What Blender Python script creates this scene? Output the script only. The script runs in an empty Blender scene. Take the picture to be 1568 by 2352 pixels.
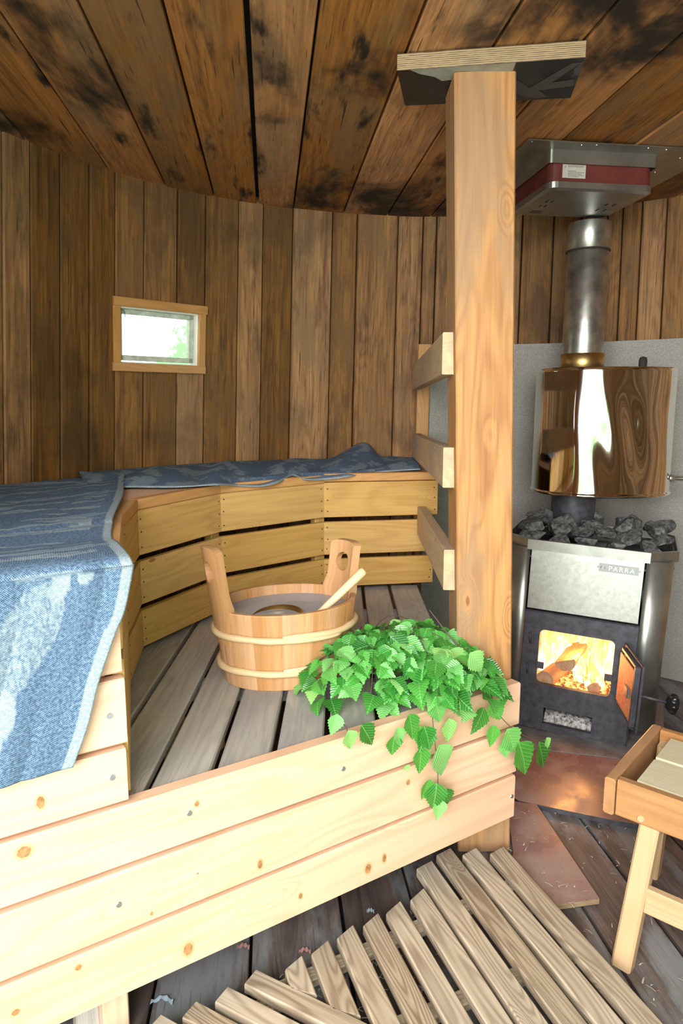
import bpy, math, random
from mathutils import Vector, Matrix, Euler, noise as mnoise
random.seed(7)
C = bpy.context.scene.collection
R = math.radians
V = Vector

# ------------------------------------------------------------------ camera, world, lights, exposure
cam_d = bpy.data.cameras.new('camera'); cam = bpy.data.objects.new('camera', cam_d); C.objects.link(cam)
cam.location = (0, 0, 1.35)
cam.rotation_euler = (R(90) - math.atan(251/1568), 0, 0)
cam_d.sensor_fit = 'HORIZONTAL'; cam_d.sensor_width = 36; cam_d.lens = 36.0
cam_d.clip_start = 0.02
bpy.context.scene.camera = cam
vs = bpy.context.scene.view_settings
vs.view_transform = 'Standard'; vs.look = 'None'; vs.gamma = 1; vs.use_curve_mapping = False
vs.exposure = 0.26

W = bpy.data.worlds.new('garden_daylight'); bpy.context.scene.world = W; W.use_nodes = True
nt = W.node_tree; nt.nodes.clear()
wo = nt.nodes.new('ShaderNodeOutputWorld'); wb = nt.nodes.new('ShaderNodeBackground')
tc = nt.nodes.new('ShaderNodeTexCoord'); wn = nt.nodes.new('ShaderNodeTexNoise')
wn.inputs['Scale'].default_value = 16; wn.inputs['Detail'].default_value = 6; wn.inputs['Roughness'].default_value = 0.65
wr = nt.nodes.new('ShaderNodeValToRGB')
wr.color_ramp.elements[0].position = 0.44; wr.color_ramp.elements[0].color = (0.09, 0.26, 0.08, 1)
wr.color_ramp.elements[1].position = 0.62; wr.color_ramp.elements[1].color = (0.98, 0.955, 1.0, 1)
nt.links.new(tc.outputs['Generated'], wn.inputs['Vector']); nt.links.new(wn.outputs['Fac'], wr.inputs['Fac'])
nt.links.new(wr.outputs['Color'], wb.inputs['Color']); wb.inputs['Strength'].default_value = 5.6
nt.links.new(wb.outputs[0], wo.inputs[0])

def area(name, loc, target, sx, sy, power, col):
    l = bpy.data.lights.new(name, 'AREA'); l.shape = 'RECTANGLE'; l.size = sx; l.size_y = sy; l.energy = power; l.color = col
    o = bpy.data.objects.new(name, l); C.objects.link(o); o.location = loc
    o.rotation_euler = (V(target) - V(loc)).to_track_quat('-Z', 'Y').to_euler()
    return o
# daylight that pours in through the open doorway behind the photographer
area('doorway_daylight', (-0.9, -2.3, 2.3), (0.35, 2.4, 0.9), 2.6, 2.4, 300, (1.0, 0.955, 0.985))

# ------------------------------------------------------------------ node helpers
class NT:
    def __init__(s, name):
        s.m = bpy.data.materials.new(name); s.m.use_nodes = True; s.t = s.m.node_tree; s.t.nodes.clear()
        s.out = s.n('ShaderNodeOutputMaterial')
    def n(s, ty, **k):
        x = s.t.nodes.new(ty)
        for a, b in k.items(): setattr(x, a, b)
        return x
    def l(s, a, b): s.t.links.new(a, b)
    def put(s, sock, v):
        if hasattr(v, 'is_output') or hasattr(v, 'links'): s.l(v, sock)
        elif isinstance(v, (tuple, list)) and len(v) == 3 and sock.type == 'RGBA': sock.default_value = (*v, 1)
        else: sock.default_value = v
    def attr(s, name, out='Vector'):
        a = s.n('ShaderNodeAttribute'); a.attribute_name = name; return a.outputs[out]
    def sc(s, vec, k):
        a = s.n('ShaderNodeVectorMath', operation='MULTIPLY'); s.l(vec, a.inputs[0]); a.inputs[1].default_value = k; return a.outputs[0]
    def noise(s, vec, scale=1, detail=3, rough=0.5, dist=0):
        a = s.n('ShaderNodeTexNoise'); s.l(vec, a.inputs['Vector']); a.inputs['Scale'].default_value = scale
        a.inputs['Detail'].default_value = detail; a.inputs['Roughness'].default_value = rough; a.inputs['Distortion'].default_value = dist
        return a.outputs['Fac']
    def rng(s, v, a, b, c=0.0, d=1.0, smooth=False):
        m = s.n('ShaderNodeMapRange'); m.interpolation_type = 'SMOOTHSTEP' if smooth else 'LINEAR'
        s.put(m.inputs[0], v)
        for i, x in enumerate((a, b, c, d)): m.inputs[i+1].default_value = x
        return m.outputs[0]
    def math(s, op, a, b=0.0):
        m = s.n('ShaderNodeMath', operation=op); s.put(m.inputs[0], a); s.put(m.inputs[1], b); return m.outputs[0]
    def mix(s, f, a, b, mode='MIX'):
        m = s.n('ShaderNodeMix', data_type='RGBA', blend_type=mode); s.put(m.inputs[0], f); s.put(m.inputs[6], a); s.put(m.inputs[7], b); return m.outputs[2]
    def bsdf(s, color, rough=0.5, metal=0.0, bump=None, bs=0.2, bd=0.002, **k):
        b = s.n('ShaderNodeBsdfPrincipled'); s.put(b.inputs['Base Color'], color); s.put(b.inputs['Roughness'], rough); s.put(b.inputs['Metallic'], metal)
        for a, v in k.items(): s.put(b.inputs[a.replace('_', ' ')], v)
        if bump is not None:
            u = s.n('ShaderNodeBump'); u.inputs['Strength'].default_value = bs; u.inputs['Distance'].default_value = bd
            s.l(bump, u.inputs['Height']); s.l(u.outputs[0], b.inputs['Normal'])
        s.l(b.outputs[0], s.out.inputs[0]); return b

def wood(name, light, dark, line=None, rings=0.5, fine=0.35, knots=0.0, cracks=0.0, blot=0.0, blotc=(0.012, 0.010, 0.008), blot2=0.0, blot2c=None,
         rough=0.62, var=0.25, ringk=16, bumps=0.3, spec=0.35, blots=2.2, knotc=(0.22, 0.085, 0.03), kscale=4.0, fscale=150, kthr=0.72):
    s = NT(name); wc = s.attr('wc'); rn = s.attr('rnd', 'Fac')
    warp = s.noise(s.sc(wc, (2.2, 9, 9)), 1, 2)
    rg = s.noise(s.sc(wc, (0.9, 7, 7)), 1, 2, 0.45, 0.3)
    kn = None
    ringv = s.math('MULTIPLY', rg, ringk)
    if knots > 0:
        vo = s.n('ShaderNodeTexVoronoi'); s.l(s.sc(wc, (1.0, 2.6, 2.6)), vo.inputs['Vector']); vo.inputs['Scale'].default_value = kscale
        sep = s.n('ShaderNodeSeparateColor'); s.l(vo.outputs['Color'], sep.inputs[0])
        gate = s.rng(sep.outputs[0], kthr, kthr + 0.01)
        near = s.math('MULTIPLY', s.rng(vo.outputs['Distance'], 0.34, 0.0, 0, 1, True), gate)
        ringv = s.math('ADD', ringv, s.math('MULTIPLY', near, 5.0))
        kn = s.math('MULTIPLY', s.rng(vo.outputs['Distance'], 0.085, 0.055, 0, 1, True), gate)
        halo = s.math('MULTIPLY', s.rng(vo.outputs['Distance'], 0.20, 0.07, 0, 0.45, True), gate)
    band = s.rng(s.math('SINE', s.math('MULTIPLY', ringv, 6.283)), -1, 1)
    band = s.math('POWER', band, 1.8)
    fg = s.noise(s.sc(wc, (5, fscale, fscale)), 1, 3, 0.6)
    fg2 = s.noise(s.sc(wc, (1.5, 38, 38)), 1, 3, 0.6)
    f = s.math('ADD', s.math('MULTIPLY', band, rings), s.math('MULTIPLY', s.rng(fg, 0.3, 0.7), fine))
    f = s.math('ADD', f, s.math('MULTIPLY', s.rng(fg2, 0.35, 0.7), fine))
    col = s.mix(s.math('MINIMUM', f, 1.0), light, line if line else dark)
    tone = s.rng(warp, 0.3, 0.75)
    col = s.mix(s.math('MULTIPLY', tone, 0.45), col, dark)
    if blot2c is not None:
        b2 = s.rng(s.noise(s.sc(wc, (blots*0.8, blots*2.2, blots*2.2)), 1, 5, 0.65), 0.46, 0.62, 0, blot2, True)
        col = s.mix(b2, col, blot2c)
    if cracks > 0:
        ck = s.rng(s.noise(s.sc(wc, (3.5, 95, 95)), 1, 2, 0.5, 0.15), 0.70, 0.74, 0, cracks)
        ck2 = s.rng(s.noise(s.sc(wc, (9, 170, 170)), 1, 1), 0.66, 0.75, 0, cracks*0.7)
        ck = s.math('MAXIMUM', ck, ck2)
        col = s.mix(ck, col, (0.02, 0.014, 0.01))
    if kn is not None:
        col = s.mix(s.math('MULTIPLY', halo, knots), col, tuple(a*0.55 + b*0.45 for a, b in zip(light, (0.5, 0.2, 0.06))))
        col = s.mix(s.math('MULTIPLY', kn, knots), col, knotc)
    if blot > 0:
        ob = s.n('ShaderNodeTexCoord')
        g = s.n('ShaderNodeNewGeometry')
        b = s.rng(s.noise(s.sc(g.outputs['Position'], (blots*1.5, blots*0.8, blots*0.8)), 1, 5, 0.6, 0.4), 0.48, 0.66, 0, blot, True)
        b = s.math('MAXIMUM', b, s.rng(s.noise(s.sc(wc, (blots*1.6, blots*6, blots*6)), 1, 4, 0.6), 0.56, 0.72, 0, blot, True))
        col = s.mix(b, col, blotc)
    hsv = s.n('ShaderNodeHueSaturation'); s.l(col, hsv.inputs['Color']); s.l(s.rng(rn, 0, 1, 1-var, 1+var), hsv.inputs['Value'])
    s.l(s.rng(rn, 0, 1, 1.08, 0.9), hsv.inputs['Saturation'])
    s.bsdf(hsv.outputs[0], rough, 0, s.math('ADD', fg, s.math('MULTIPLY', fg2, 0.6)), bumps, 0.0015, Specular_IOR_Level=spec)
    return s.m

M = {}
M['pale_pine'] = wood('pale_planed_pine', (0.79, 0.51, 0.355), (0.69, 0.385, 0.235), (0.56, 0.29, 0.165), rings=0.32, fine=0.10, knots=0.85, var=0.06, ringk=10, bumps=0.08, kscale=2.5, kthr=0.50, knotc=(0.38, 0.17, 0.07), rough=0.5)
M['panel_pine'] = wood('yellow_sawn_pine', (0.64, 0.40, 0.13), (0.48, 0.27, 0.07), (0.42, 0.225, 0.06), rings=0.35, fine=0.28, knots=0.8, var=0.08, ringk=12, bumps=0.4, kscale=4.5, kthr=0.75)
M['slat_grey'] = wood('weathered_grey_wood', (0.53, 0.485, 0.44), (0.38, 0.355, 0.34), (0.25, 0.225, 0.21), rings=0.25, fine=0.3, knots=0.35, var=0.12, blot2=0.6, blot2c=(0.27, 0.265, 0.28), bumps=0.4, cracks=0.2)
M['duck'] = wood('ribbed_duckboard_pine', (0.50, 0.41, 0.31), (0.37, 0.30, 0.23), (0.21, 0.145, 0.10), rings=0.6, fine=0.35, knots=0.5, var=0.14, ringk=34, bumps=0.5, fscale=110)
M['stave'] = wood('oiled_brown_stave', (0.46, 0.23, 0.07), (0.20, 0.09, 0.027), (0.125, 0.052, 0.016), rings=0.20, fine=0.55, cracks=0.75, var=0.36, blot=0.50, blotc=(0.05, 0.028, 0.012), blot2=0.75, blot2c=(0.19, 0.105, 0.04), blots=2.6, bumps=0.6, rough=0.7)
M['ceiling'] = wood('charred_ceiling_plank', (0.76, 0.33, 0.095), (0.43, 0.175, 0.052), (0.20, 0.08, 0.026), rings=0.16, fine=0.5, cracks=0.9, var=0.28, blot=0.98, blotc=(0.016, 0.013, 0.011), blot2=0.6, blot2c=(0.30, 0.19, 0.10), blots=1.9, bumps=0.6, rough=0.7)
M['floor'] = wood('dark_floor_plank', (0.17, 0.115, 0.095), (0.085, 0.065, 0.06), (0.055, 0.043, 0.042), rings=0.3, fine=0.6, cracks=0.5, var=0.3, blot2=0.7, blot2c=(0.19, 0.20, 0.215), blots=3.5, bumps=0.8, rough=0.55)
M['post'] = wood('orange_pine_post', (0.54, 0.275, 0.095), (0.36, 0.165, 0.052), (0.27, 0.11, 0.034), rings=0.42, fine=0.35, knots=0.9, var=0.02, ringk=13, blot2=0.7, blot2c=(0.30, 0.185, 0.105), bumps=0.35, kscale=3.6, kthr=0.42, cracks=0.1)
M['trim'] = wood('orange_trim_pine', (0.60, 0.32, 0.115), (0.48, 0.24, 0.075), (0.40, 0.19, 0.06), rings=0.35, fine=0.2, knots=0.6, var=0.08)
M['rail'] = wood('grey_topped_rail', (0.60, 0.42, 0.235), (0.40, 0.285, 0.19), (0.36, 0.24, 0.14), rings=0.3, fine=0.3, var=0.06, blot2=0.6, blot2c=(0.30, 0.235, 0.18))
M['stool'] = wood('orange_stool_pine', (0.46, 0.24, 0.105), (0.34, 0.165, 0.066), (0.27, 0.12, 0.046), rings=0.3, fine=0.28, knots=0.3, var=0.05, ringk=14, rough=0.42)
M['stool_pale'] = wood('pale_stool_pine', (0.56, 0.375, 0.22), (0.46, 0.28, 0.145), (0.38, 0.215, 0.105), rings=0.25, fine=0.15, var=0.05, rough=0.45)
M['seat_pale'] = wood('pale_aspen_seat', (0.62, 0.54, 0.38), (0.54, 0.45, 0.29), (0.48, 0.38, 0.23), rings=0.15, fine=0.12, var=0.04, rough=0.45)
M['bucket'] = wood('bucket_stave_wood', (0.60, 0.34, 0.16), (0.45, 0.225, 0.095), (0.37, 0.165, 0.065), rings=0.15, fine=0.42, var=0.10, ringk=18, rough=0.5, fscale=170)
M['hoop'] = wood('peeled_willow_hoop', (0.78, 0.585, 0.36), (0.62, 0.42, 0.22), (0.50, 0.31, 0.14), rings=0.1, fine=0.3, var=0.05, rough=0.45)
M['log'] = wood('split_birch_log', (0.55, 0.36, 0.21), (0.34, 0.18, 0.09), None, rings=0.3, fine=0.5, var=0.1)

def simple(name, col, rough=0.5, metal=0.0, nscale=0, namt=0.3, bump=0.0, **k):
    s = NT(name); c = col; h = None
    if nscale:
        g = s.n('ShaderNodeTexCoord'); h = s.noise(g.outputs['Object'], nscale, 4, 0.6)
        c = s.mix(s.rng(h, 0.35, 0.68), tuple(x*(1-namt) for x in col), tuple(min(1, x*(1+namt)) for x in col))
    s.bsdf(c, rough, metal, h if bump else None, bump, 0.002, **k); return s.m
M['steel'] = simple('galvanised_steel', (0.40, 0.40, 0.37), 0.36, 0.9, 9, 0.18)
M['panel_steel'] = simple('brushed_panel_steel', (0.50, 0.51, 0.47), 0.42, 0.85, 60, 0.12, 0.05)
M['pipe'] = simple('sooty_pipe_steel', (0.46, 0.45, 0.41), 0.33, 0.9, 14, 0.3, 0.05)
M['brass'] = simple('heat_tinted_brass', (0.55, 0.37, 0.14), 0.38, 1.0, 6, 0.25)
M['screw'] = simple('zinc_screw', (0.55, 0.57, 0.60), 0.35, 0.9)
M['iron'] = simple('dark_cast_iron', (0.060, 0.058, 0.070), 0.55, 0.3, 30, 0.35, 0.2)
M['black'] = simple('black_bakelite', (0.012, 0.012, 0.014), 0.18)
M['void'] = simple('gap_shade_black', (0.01, 0.009, 0.008), 0.9)  # near-black colour standing in for shade inside gaps and vent slots
M['rust'] = simple('reddish_rust_plate', (0.50, 0.22, 0.12), 0.7, 0.1, 90, 0.3, 0.4)  # the plate's own mottled rust red
M['red'] = simple('oxide_red_paint', (0.13, 0.022, 0.016), 0.6, 0, 12, 0.25)
M['label'] = simple('paper_label', (0.52, 0.50, 0.43), 0.7)
M['ink'] = simple('faint_ink', (0.10, 0.10, 0.10), 0.8)
M['sash'] = simple('weathered_sash_paint', (0.50, 0.55, 0.46), 0.6, 0, 30, 0.2)
M['white_paint'] = simple('white_reveal_paint', (0.85, 0.84, 0.78), 0.6)
M['film'] = simple('black_phenolic_film', (0.012, 0.012, 0.013), 0.3, 0, 12, 0.6)
M['film_grey'] = simple('grey_film_print', (0.075, 0.068, 0.062), 0.4)
M['worn'] = simple('worn_pale_film', (0.42, 0.41, 0.36), 0.7, 0, 14, 0.2)
M['stone'] = simple('sauna_stone', (0.085, 0.088, 0.085), 0.7, 0, 60, 0.8, 0.8)
M['twig'] = simple('birch_twig', (0.10, 0.055, 0.04), 0.6)
M['ash'] = simple('grey_ash', (0.36, 0.34, 0.33), 0.95, 0, 70, 0.85, 0.8)
M['shaving'] = simple('wood_shaving', (0.45, 0.42, 0.37), 0.8)
M['pink_shaving'] = simple('pink_shaving', (0.42, 0.22, 0.20), 0.8)
M['blue_shaving'] = simple('blue_shaving', (0.30, 0.38, 0.46), 0.8)
M['strap'] = simple('dark_seam', (0.03, 0.022, 0.018), 0.8)

# cement board: grey with fine flecks
s = NT('flecked_cement_board'); g = s.n('ShaderNodeTexCoord')
a = s.noise(g.outputs['Object'], 260, 2, 0.7); b = s.noise(g.outputs['Object'], 3, 3)
c = s.mix(s.rng(a, 0.45, 0.72), (0.26, 0.25, 0.225), (0.50, 0.47, 0.41)); c = s.mix(s.rng(b, 0.3, 0.7, 0, 0.4), c, (0.23, 0.215, 0.19))
s.bsdf(c, 0.5, 0.0, a, 0.15, 0.001); M['cement'] = s.m
# polished steel: slightly warm and softly dented
s = NT('polished_dented_steel'); g = s.n('ShaderNodeTexCoord')
s.bsdf((0.84, 0.79, 0.73), 0.07, 1.0, s.noise(s.sc(g.outputs['Object'], (5, 5, 2.0)), 1, 1, 0.4), 0.35, 0.03); M['polished'] = s.m
# plywood edge
s = NT('plywood_edge'); g = s.n('ShaderNodeTexCoord'); sp = s.n('ShaderNodeSeparateXYZ'); s.l(g.outputs['Object'], sp.inputs[0])
w = s.rng(s.math('SINE', s.math('MULTIPLY', sp.outputs[2], 1400.0)), -0.3, 0.5)
w2 = s.noise(s.sc(g.outputs['Object'], (40, 40, 500)), 1, 2)
s.bsdf(s.mix(s.math('MULTIPLY', w, s.rng(w2, 0.3, 0.6, 0.4, 1)), (0.40, 0.28, 0.15), (0.10, 0.06, 0.035)), 0.7); M['ply'] = s.m
# reddish phenolic hearth board with scuffs
s = NT('scuffed_red_phenolic'); g = s.n('ShaderNodeTexCoord')
n1 = s.noise(g.outputs['Object'], 7, 4, 0.6); n2 = s.noise(g.outputs['Object'], 120, 3, 0.7)
c = s.mix(s.rng(n1, 0.42, 0.66, 0, 0.55, True), (0.205, 0.105, 0.09), (0.30, 0.245, 0.25)); c = s.mix(s.rng(n2, 0.6, 0.75, 0, 0.5), c, (0.06, 0.04, 0.035))
s.bsdf(c, s.rng(n1, 0.4, 0.65, 0.22, 0.5), 0, n2, 0.1, 0.001); M['phenolic'] = s.m
s = NT('ashy_hearth_sheet'); g = s.n('ShaderNodeTexCoord')
n1 = s.noise(g.outputs['Object'], 9, 5, 0.6); n2 = s.noise(g.outputs['Object'], 150, 3, 0.7)
c = s.mix(s.rng(n1, 0.35, 0.65), (0.12, 0.10, 0.10), (0.27, 0.25, 0.25)); c = s.mix(s.rng(n2, 0.58, 0.7, 0, 0.7), c, (0.07, 0.055, 0.05))
s.bsdf(c, 0.5, 0.15, n2, 0.2, 0.001); M['hearth'] = s.m
# glass, water
s = NT('window_glass'); gb = s.n('ShaderNodeBsdfGlass'); gb.inputs['Roughness'].default_value = 0.0; gb.inputs['IOR'].default_value = 1.05
s.l(gb.outputs[0], s.out.inputs[0]); M['glass'] = s.m
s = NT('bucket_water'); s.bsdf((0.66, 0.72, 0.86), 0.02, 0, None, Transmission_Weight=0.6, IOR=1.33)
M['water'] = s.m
# birch leaves
s = NT('birch_leaf'); wc = s.attr('wc'); rn = s.attr('rnd', 'Fac')
sp = s.n('ShaderNodeSeparateXYZ'); s.l(wc, sp.inputs[0])
ay = s.math('ABSOLUTE', sp.outputs[1])
vein = s.math('SINE', s.math('MULTIPLY', s.math('SUBTRACT', sp.outputs[0], s.math('MULTIPLY', ay, 0.9)), 52.0))
vm = s.math('MAXIMUM', s.rng(vein, 0.82, 1.0, 0, 0.5), s.rng(ay, 0.022, 0.0, 0, 0.8))
ramp = s.n('ShaderNodeValToRGB'); s.l(rn, ramp.inputs[0]); cr = ramp.color_ramp
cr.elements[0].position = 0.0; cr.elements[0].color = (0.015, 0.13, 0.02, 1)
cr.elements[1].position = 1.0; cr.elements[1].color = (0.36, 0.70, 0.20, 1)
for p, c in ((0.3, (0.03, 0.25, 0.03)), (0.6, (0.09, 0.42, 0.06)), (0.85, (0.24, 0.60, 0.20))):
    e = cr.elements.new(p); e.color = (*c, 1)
lc = s.mix(vm, ramp.outputs[0], (0.30, 0.62, 0.22))
bs = s.bsdf(lc, 0.30, 0, vein, 0.25, 0.002, Specular_IOR_Level=0.8)
tr = s.n('ShaderNodeBsdfTranslucent'); s.put(tr.inputs[0], s.mix(0.5, lc, (0.40, 0.85, 0.10)))
mx = s.n('ShaderNodeMixShader'); mx.inputs[0].default_value = 0.28
s.l(bs.outputs[0], mx.inputs[1]); s.l(tr.outputs[0], mx.inputs[2]); s.l(mx.outputs[0], s.out.inputs[0]); M['leaf'] = s.m
# woven towel
def towel_mat():
    s = NT('denim_blue_jacquard'); wc = s.attr('wc'); pt = s.attr('pat', 'Fac')
    sp = s.n('ShaderNodeSeparateXYZ'); s.l(wc, sp.inputs[0])
    wv = s.math('MULTIPLY', s.math('SINE', s.math('MULTIPLY', sp.outputs[0], 1500.0)), s.math('SINE', s.math('MULTIPLY', sp.outputs[1], 1500.0)))
    n = s.noise(s.sc(wc, (160, 160, 160)), 1, 2, 0.7); n2 = s.noise(s.sc(wc, (9, 9, 9)), 1, 3)
    th = s.math('ADD', s.math('MULTIPLY', wv, 0.25), n)
    base = s.mix(s.rng(th, 0.35, 0.7), (0.032, 0.062, 0.115), (0.19, 0.285, 0.42))
    base = s.mix(s.rng(n2, 0.3, 0.7, 0, 0.3), base, (0.065, 0.095, 0.15))
    fig = s.mix(s.rng(th, 0.35, 0.7), (0.19, 0.25, 0.29), (0.38, 0.44, 0.48))
    col = s.mix(pt, base, fig)
    s.bsdf(col, 0.9, 0, th, 0.5, 0.001, Sheen_Weight=0.0, Specular_IOR_Level=0.2); return s.m
M['towel'] = towel_mat()
# flames: light given off by the fire itself
s = NT('flame'); wc = s.attr('wc'); sp = s.n('ShaderNodeSeparateXYZ'); s.l(wc, sp.inputs[0])
n = s.noise(s.sc(wc, (30, 14, 9)), 1, 3, 0.6, 1.2)
v = s.math('ADD', s.math('MULTIPLY', n, 1.5), s.math('MULTIPLY', sp.outputs[2], -2.2))
rp = s.n('ShaderNodeValToRGB'); s.l(v, rp.inputs[0]); cr = rp.color_ramp
cr.elements[0].position = 0.12; cr.elements[0].color = (1.0, 0.22, 0.03, 1); cr.elements[1].position = 0.7; cr.elements[1].color = (1.0, 0.80, 0.42, 1)
e = cr.elements.new(0.42); e.color = (1.0, 0.50, 0.13, 1)
em = s.n('ShaderNodeEmission'); s.l(rp.outputs[0], em.inputs[0]); s.l(s.rng(n, 0.3, 0.7, 1.2, 4.5), em.inputs[1])
tp = s.n('ShaderNodeBsdfTransparent'); mx = s.n('ShaderNodeMixShader'); s.l(s.rng(n, 0.36, 0.52, 0.15, 1.0), mx.inputs[0])
s.l(tp.outputs[0], mx.inputs[1]); s.l(em.outputs[0], mx.inputs[2]); s.l(mx.outputs[0], s.out.inputs[0]); M['flame'] = s.m
s = NT('glowing_embers'); g = s.n('ShaderNodeTexCoord'); n = s.noise(g.outputs['Object'], 60, 3, 0.7)
b = s.bsdf(s.mix(s.rng(n, 0.4, 0.6), (0.05, 0.03, 0.02), (0.4, 0.2, 0.1)), 0.9)
s.put(b.inputs['Emission Color'], (1.0, 0.25, 0.05)); s.put(b.inputs['Emission Strength'], s.rng(n, 0.45, 0.65, 0.2, 5.0)); M['ember'] = s.m

# ------------------------------------------------------------------ mesh helpers
class MB:
    def __init__(s): s.v = []; s.f = []; s.wc = []; s.rn = []; s.mi = []; s.sm = []; s.pt = []
    def add(s, vs_, fs, wc=None, rnd=0.5, mat=0, smooth=False, pat=None):
        o = len(s.v); vs_ = [V(p) for p in vs_]; s.v += vs_
        s.wc += [V(p) for p in (wc if wc is not None else vs_)]
        s.rn += (rnd if isinstance(rnd, list) else [rnd]*len(vs_))
        s.pt += (pat if pat is not None else [0.0]*len(vs_))
        for i, f in enumerate(fs):
            s.f.append([o+k for k in f]); s.mi.append(mat if not isinstance(mat, list) else mat[i]); s.sm.append(smooth)
        return s
    def build(s, name, mats, parent=None, local=False):
        if not isinstance(mats, (list, tuple)): mats = [mats]
        me = bpy.data.meshes.new(name)
        off = V((0, 0, 0))
        if parent is not None and not local:
            p = parent
            while p: off = off + p.location; p = p.parent
        o = bpy.data.objects.new(name, me); C.objects.link(o)
        if parent is None and not local:
            xs = [p.x for p in s.v]; ys = [p.y for p in s.v]; zs = [p.z for p in s.v]
            off = V(((min(xs)+max(xs))/2, (min(ys)+max(ys))/2, min(zs))); o.location = off
        me.from_pydata([tuple(p-off) for p in s.v], [], s.f)
        for m in mats: me.materials.append(m)
        for p, i, q in zip(me.polygons, s.mi, s.sm): p.material_index = i; p.use_smooth = q
        a = me.attributes.new('wc', 'FLOAT_VECTOR', 'POINT'); a.data.foreach_set('vector', [c for p in s.wc for c in p])
        a = me.attributes.new('rnd', 'FLOAT', 'POINT'); a.data.foreach_set('value', s.rn)
        a = me.attributes.new('pat', 'FLOAT', 'POINT'); a.data.foreach_set('value', s.pt)
        if parent is not None: o.parent = parent
        me.update(); return o

def tag(o, label=None, cat=None, group=None, kind=None):
    if label: o['label'] = label
    if cat: o['category'] = cat
    if group: o['group'] = group
    if kind: o['kind'] = kind
    return o
def empty(name, loc, label=None, cat=None, group=None, kind=None, rot=None):
    o = bpy.data.objects.new(name, None); C.objects.link(o); o.location = loc; o.empty_display_size = 0.05
    if rot: o.rotation_euler = rot
    return tag(o, label, cat, group, kind)

def roff(): return V((random.uniform(-50, 50), random.uniform(-20, 20), random.uniform(-20, 20)))

def board(mb, a, b, wd, w, t, ch=0.003, mat=0, rnd=None, nseg=1, a2=None, b2=None, off=None):
    """board with its long axis a->b; wd = width direction; w width, t thickness; chamfered edges.
    a2 / b2 = skew of the two ends along the length per unit of width"""
    a = V(a); b = V(b); L = (b-a); ln = L.length; d = L.normalized(); wd = V(wd); wd = (wd - d*wd.dot(d)).normalized(); td = d.cross(wd)
    hw, ht = w/2, t/2; c = min(ch, hw*0.4, ht*0.4)
    prof = [(-hw+c, -ht), (hw-c, -ht), (hw, -ht+c), (hw, ht-c), (hw-c, ht), (-hw+c, ht), (-hw, ht-c), (-hw, -ht+c)]
    off = off or roff(); vs_ = []; wc = []; n = len(prof)
    for i in range(nseg+1):
        s_ = i/nseg
        for (y, z) in prof:
            x = ln*s_
            if a2 is not None and i == 0: x += a2*y
            if b2 is not None and i == nseg: x += b2*y
            vs_.append(a + d*x + wd*y + td*z); wc.append(off + V((x, y, z)))
    fs = []
    for i in range(nseg):
        for k in range(n):
            k2 = (k+1) % n; fs.append([i*n+k, i*n+k2, (i+1)*n+k2, (i+1)*n+k])
    fs.append([k for k in range(n)][::-1]); fs.append([nseg*n+k for k in range(n)])
    mb.add(vs_, fs, wc, random.random() if rnd is None else rnd, mat)
    return mb

def prism(mb, poly, vec, mat=0, rnd=None, wcf=None, mats=None):
    """polygon (3D points) pushed along vec"""
    poly = [V(p) for p in poly]; vec = V(vec); n = len(poly)
    vs_ = poly + [p+vec for p in poly]; off = roff()
    wc = [off + (wcf(p) if wcf else p) for p in vs_]
    fs = [list(range(n))[::-1], [n+k for k in range(n)]] + [[k, (k+1) % n, n+(k+1) % n, n+k] for k in range(n)]
    m = mat if mats is None else [mats[0], mats[1]] + [mats[2]]*n
    mb.add(vs_, fs, wc, random.random() if rnd is None else rnd, m)
    return mb

def lathe(mb, prof, cx=0, cy=0, seg=40, sx=1, sy=1, mat=0, smooth=True, caps=(False, False), yaw=0, rot=None, org=None):
    vs_ = []; wc = []; fs = []
    for (r, z) in prof:
        for k in range(seg):
            an = 2*math.pi*k/seg; x, y = r*sx*math.cos(an), r*sy*math.sin(an)
            p = V((x*math.cos(yaw)-y*math.sin(yaw), x*math.sin(yaw)+y*math.cos(yaw), z))
            if rot is not None: p = rot @ p
            vs_.append(p + V((cx, cy, 0)) + (V(org) if org else V((0, 0, 0)))); wc.append(V((z, an*r, r)))
    for i in range(len(prof)-1):
        for k in range(seg):
            k2 = (k+1) % seg; fs.append([i*seg+k, i*seg+k2, (i+1)*seg+k2, (i+1)*seg+k])
    if caps[0]: fs.append([k for k in range(seg)][::-1])
    if caps[1]: fs.append([(len(prof)-1)*seg+k for k in range(seg)])
    mb.add(vs_, fs, wc, 0.5, mat, smooth); return mb

def tube(mb, pts, rad, seg=8, mat=0, closed=False, rnd=0.5):
    pts = [V(p) for p in pts]; n = len(pts); rads = rad if isinstance(rad, list) else [rad]*n
    vs_ = []; wc = []; fs = []; ln = 0; up = V((0.1, 0.2, 1)).normalized(); off = roff()
    for i, p in enumerate(pts):
        d = (pts[(i+1) % n] - pts[i-1]) if closed else (pts[min(i+1, n-1)] - pts[max(i-1, 0)])
        d.normalize(); x = d.cross(up)
        if x.length < 1e-3: x = d.cross(V((1, 0, 0)))
        x.normalize(); y = d.cross(x)
        if i: ln += (p-pts[i-1]).length
        for k in range(seg):
            an = 2*math.pi*k/seg; q = x*math.cos(an) + y*math.sin(an)
            vs_.append(p + q*rads[i]); wc.append(off + V((ln, rads[i]*math.cos(an), rads[i]*math.sin(an))))
    m = n if closed else n-1
    for i in range(m):
        i2 = (i+1) % n
        for k in range(seg):
            k2 = (k+1) % seg; fs.append([i*seg+k, i*seg+k2, i2*seg+k2, i2*seg+k])
    if not closed: fs.append([k for k in range(seg)][::-1]); fs.append([(n-1)*seg+k for k in range(seg)])
    mb.add(vs_, fs, wc, rnd, mat, True); return mb

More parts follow.
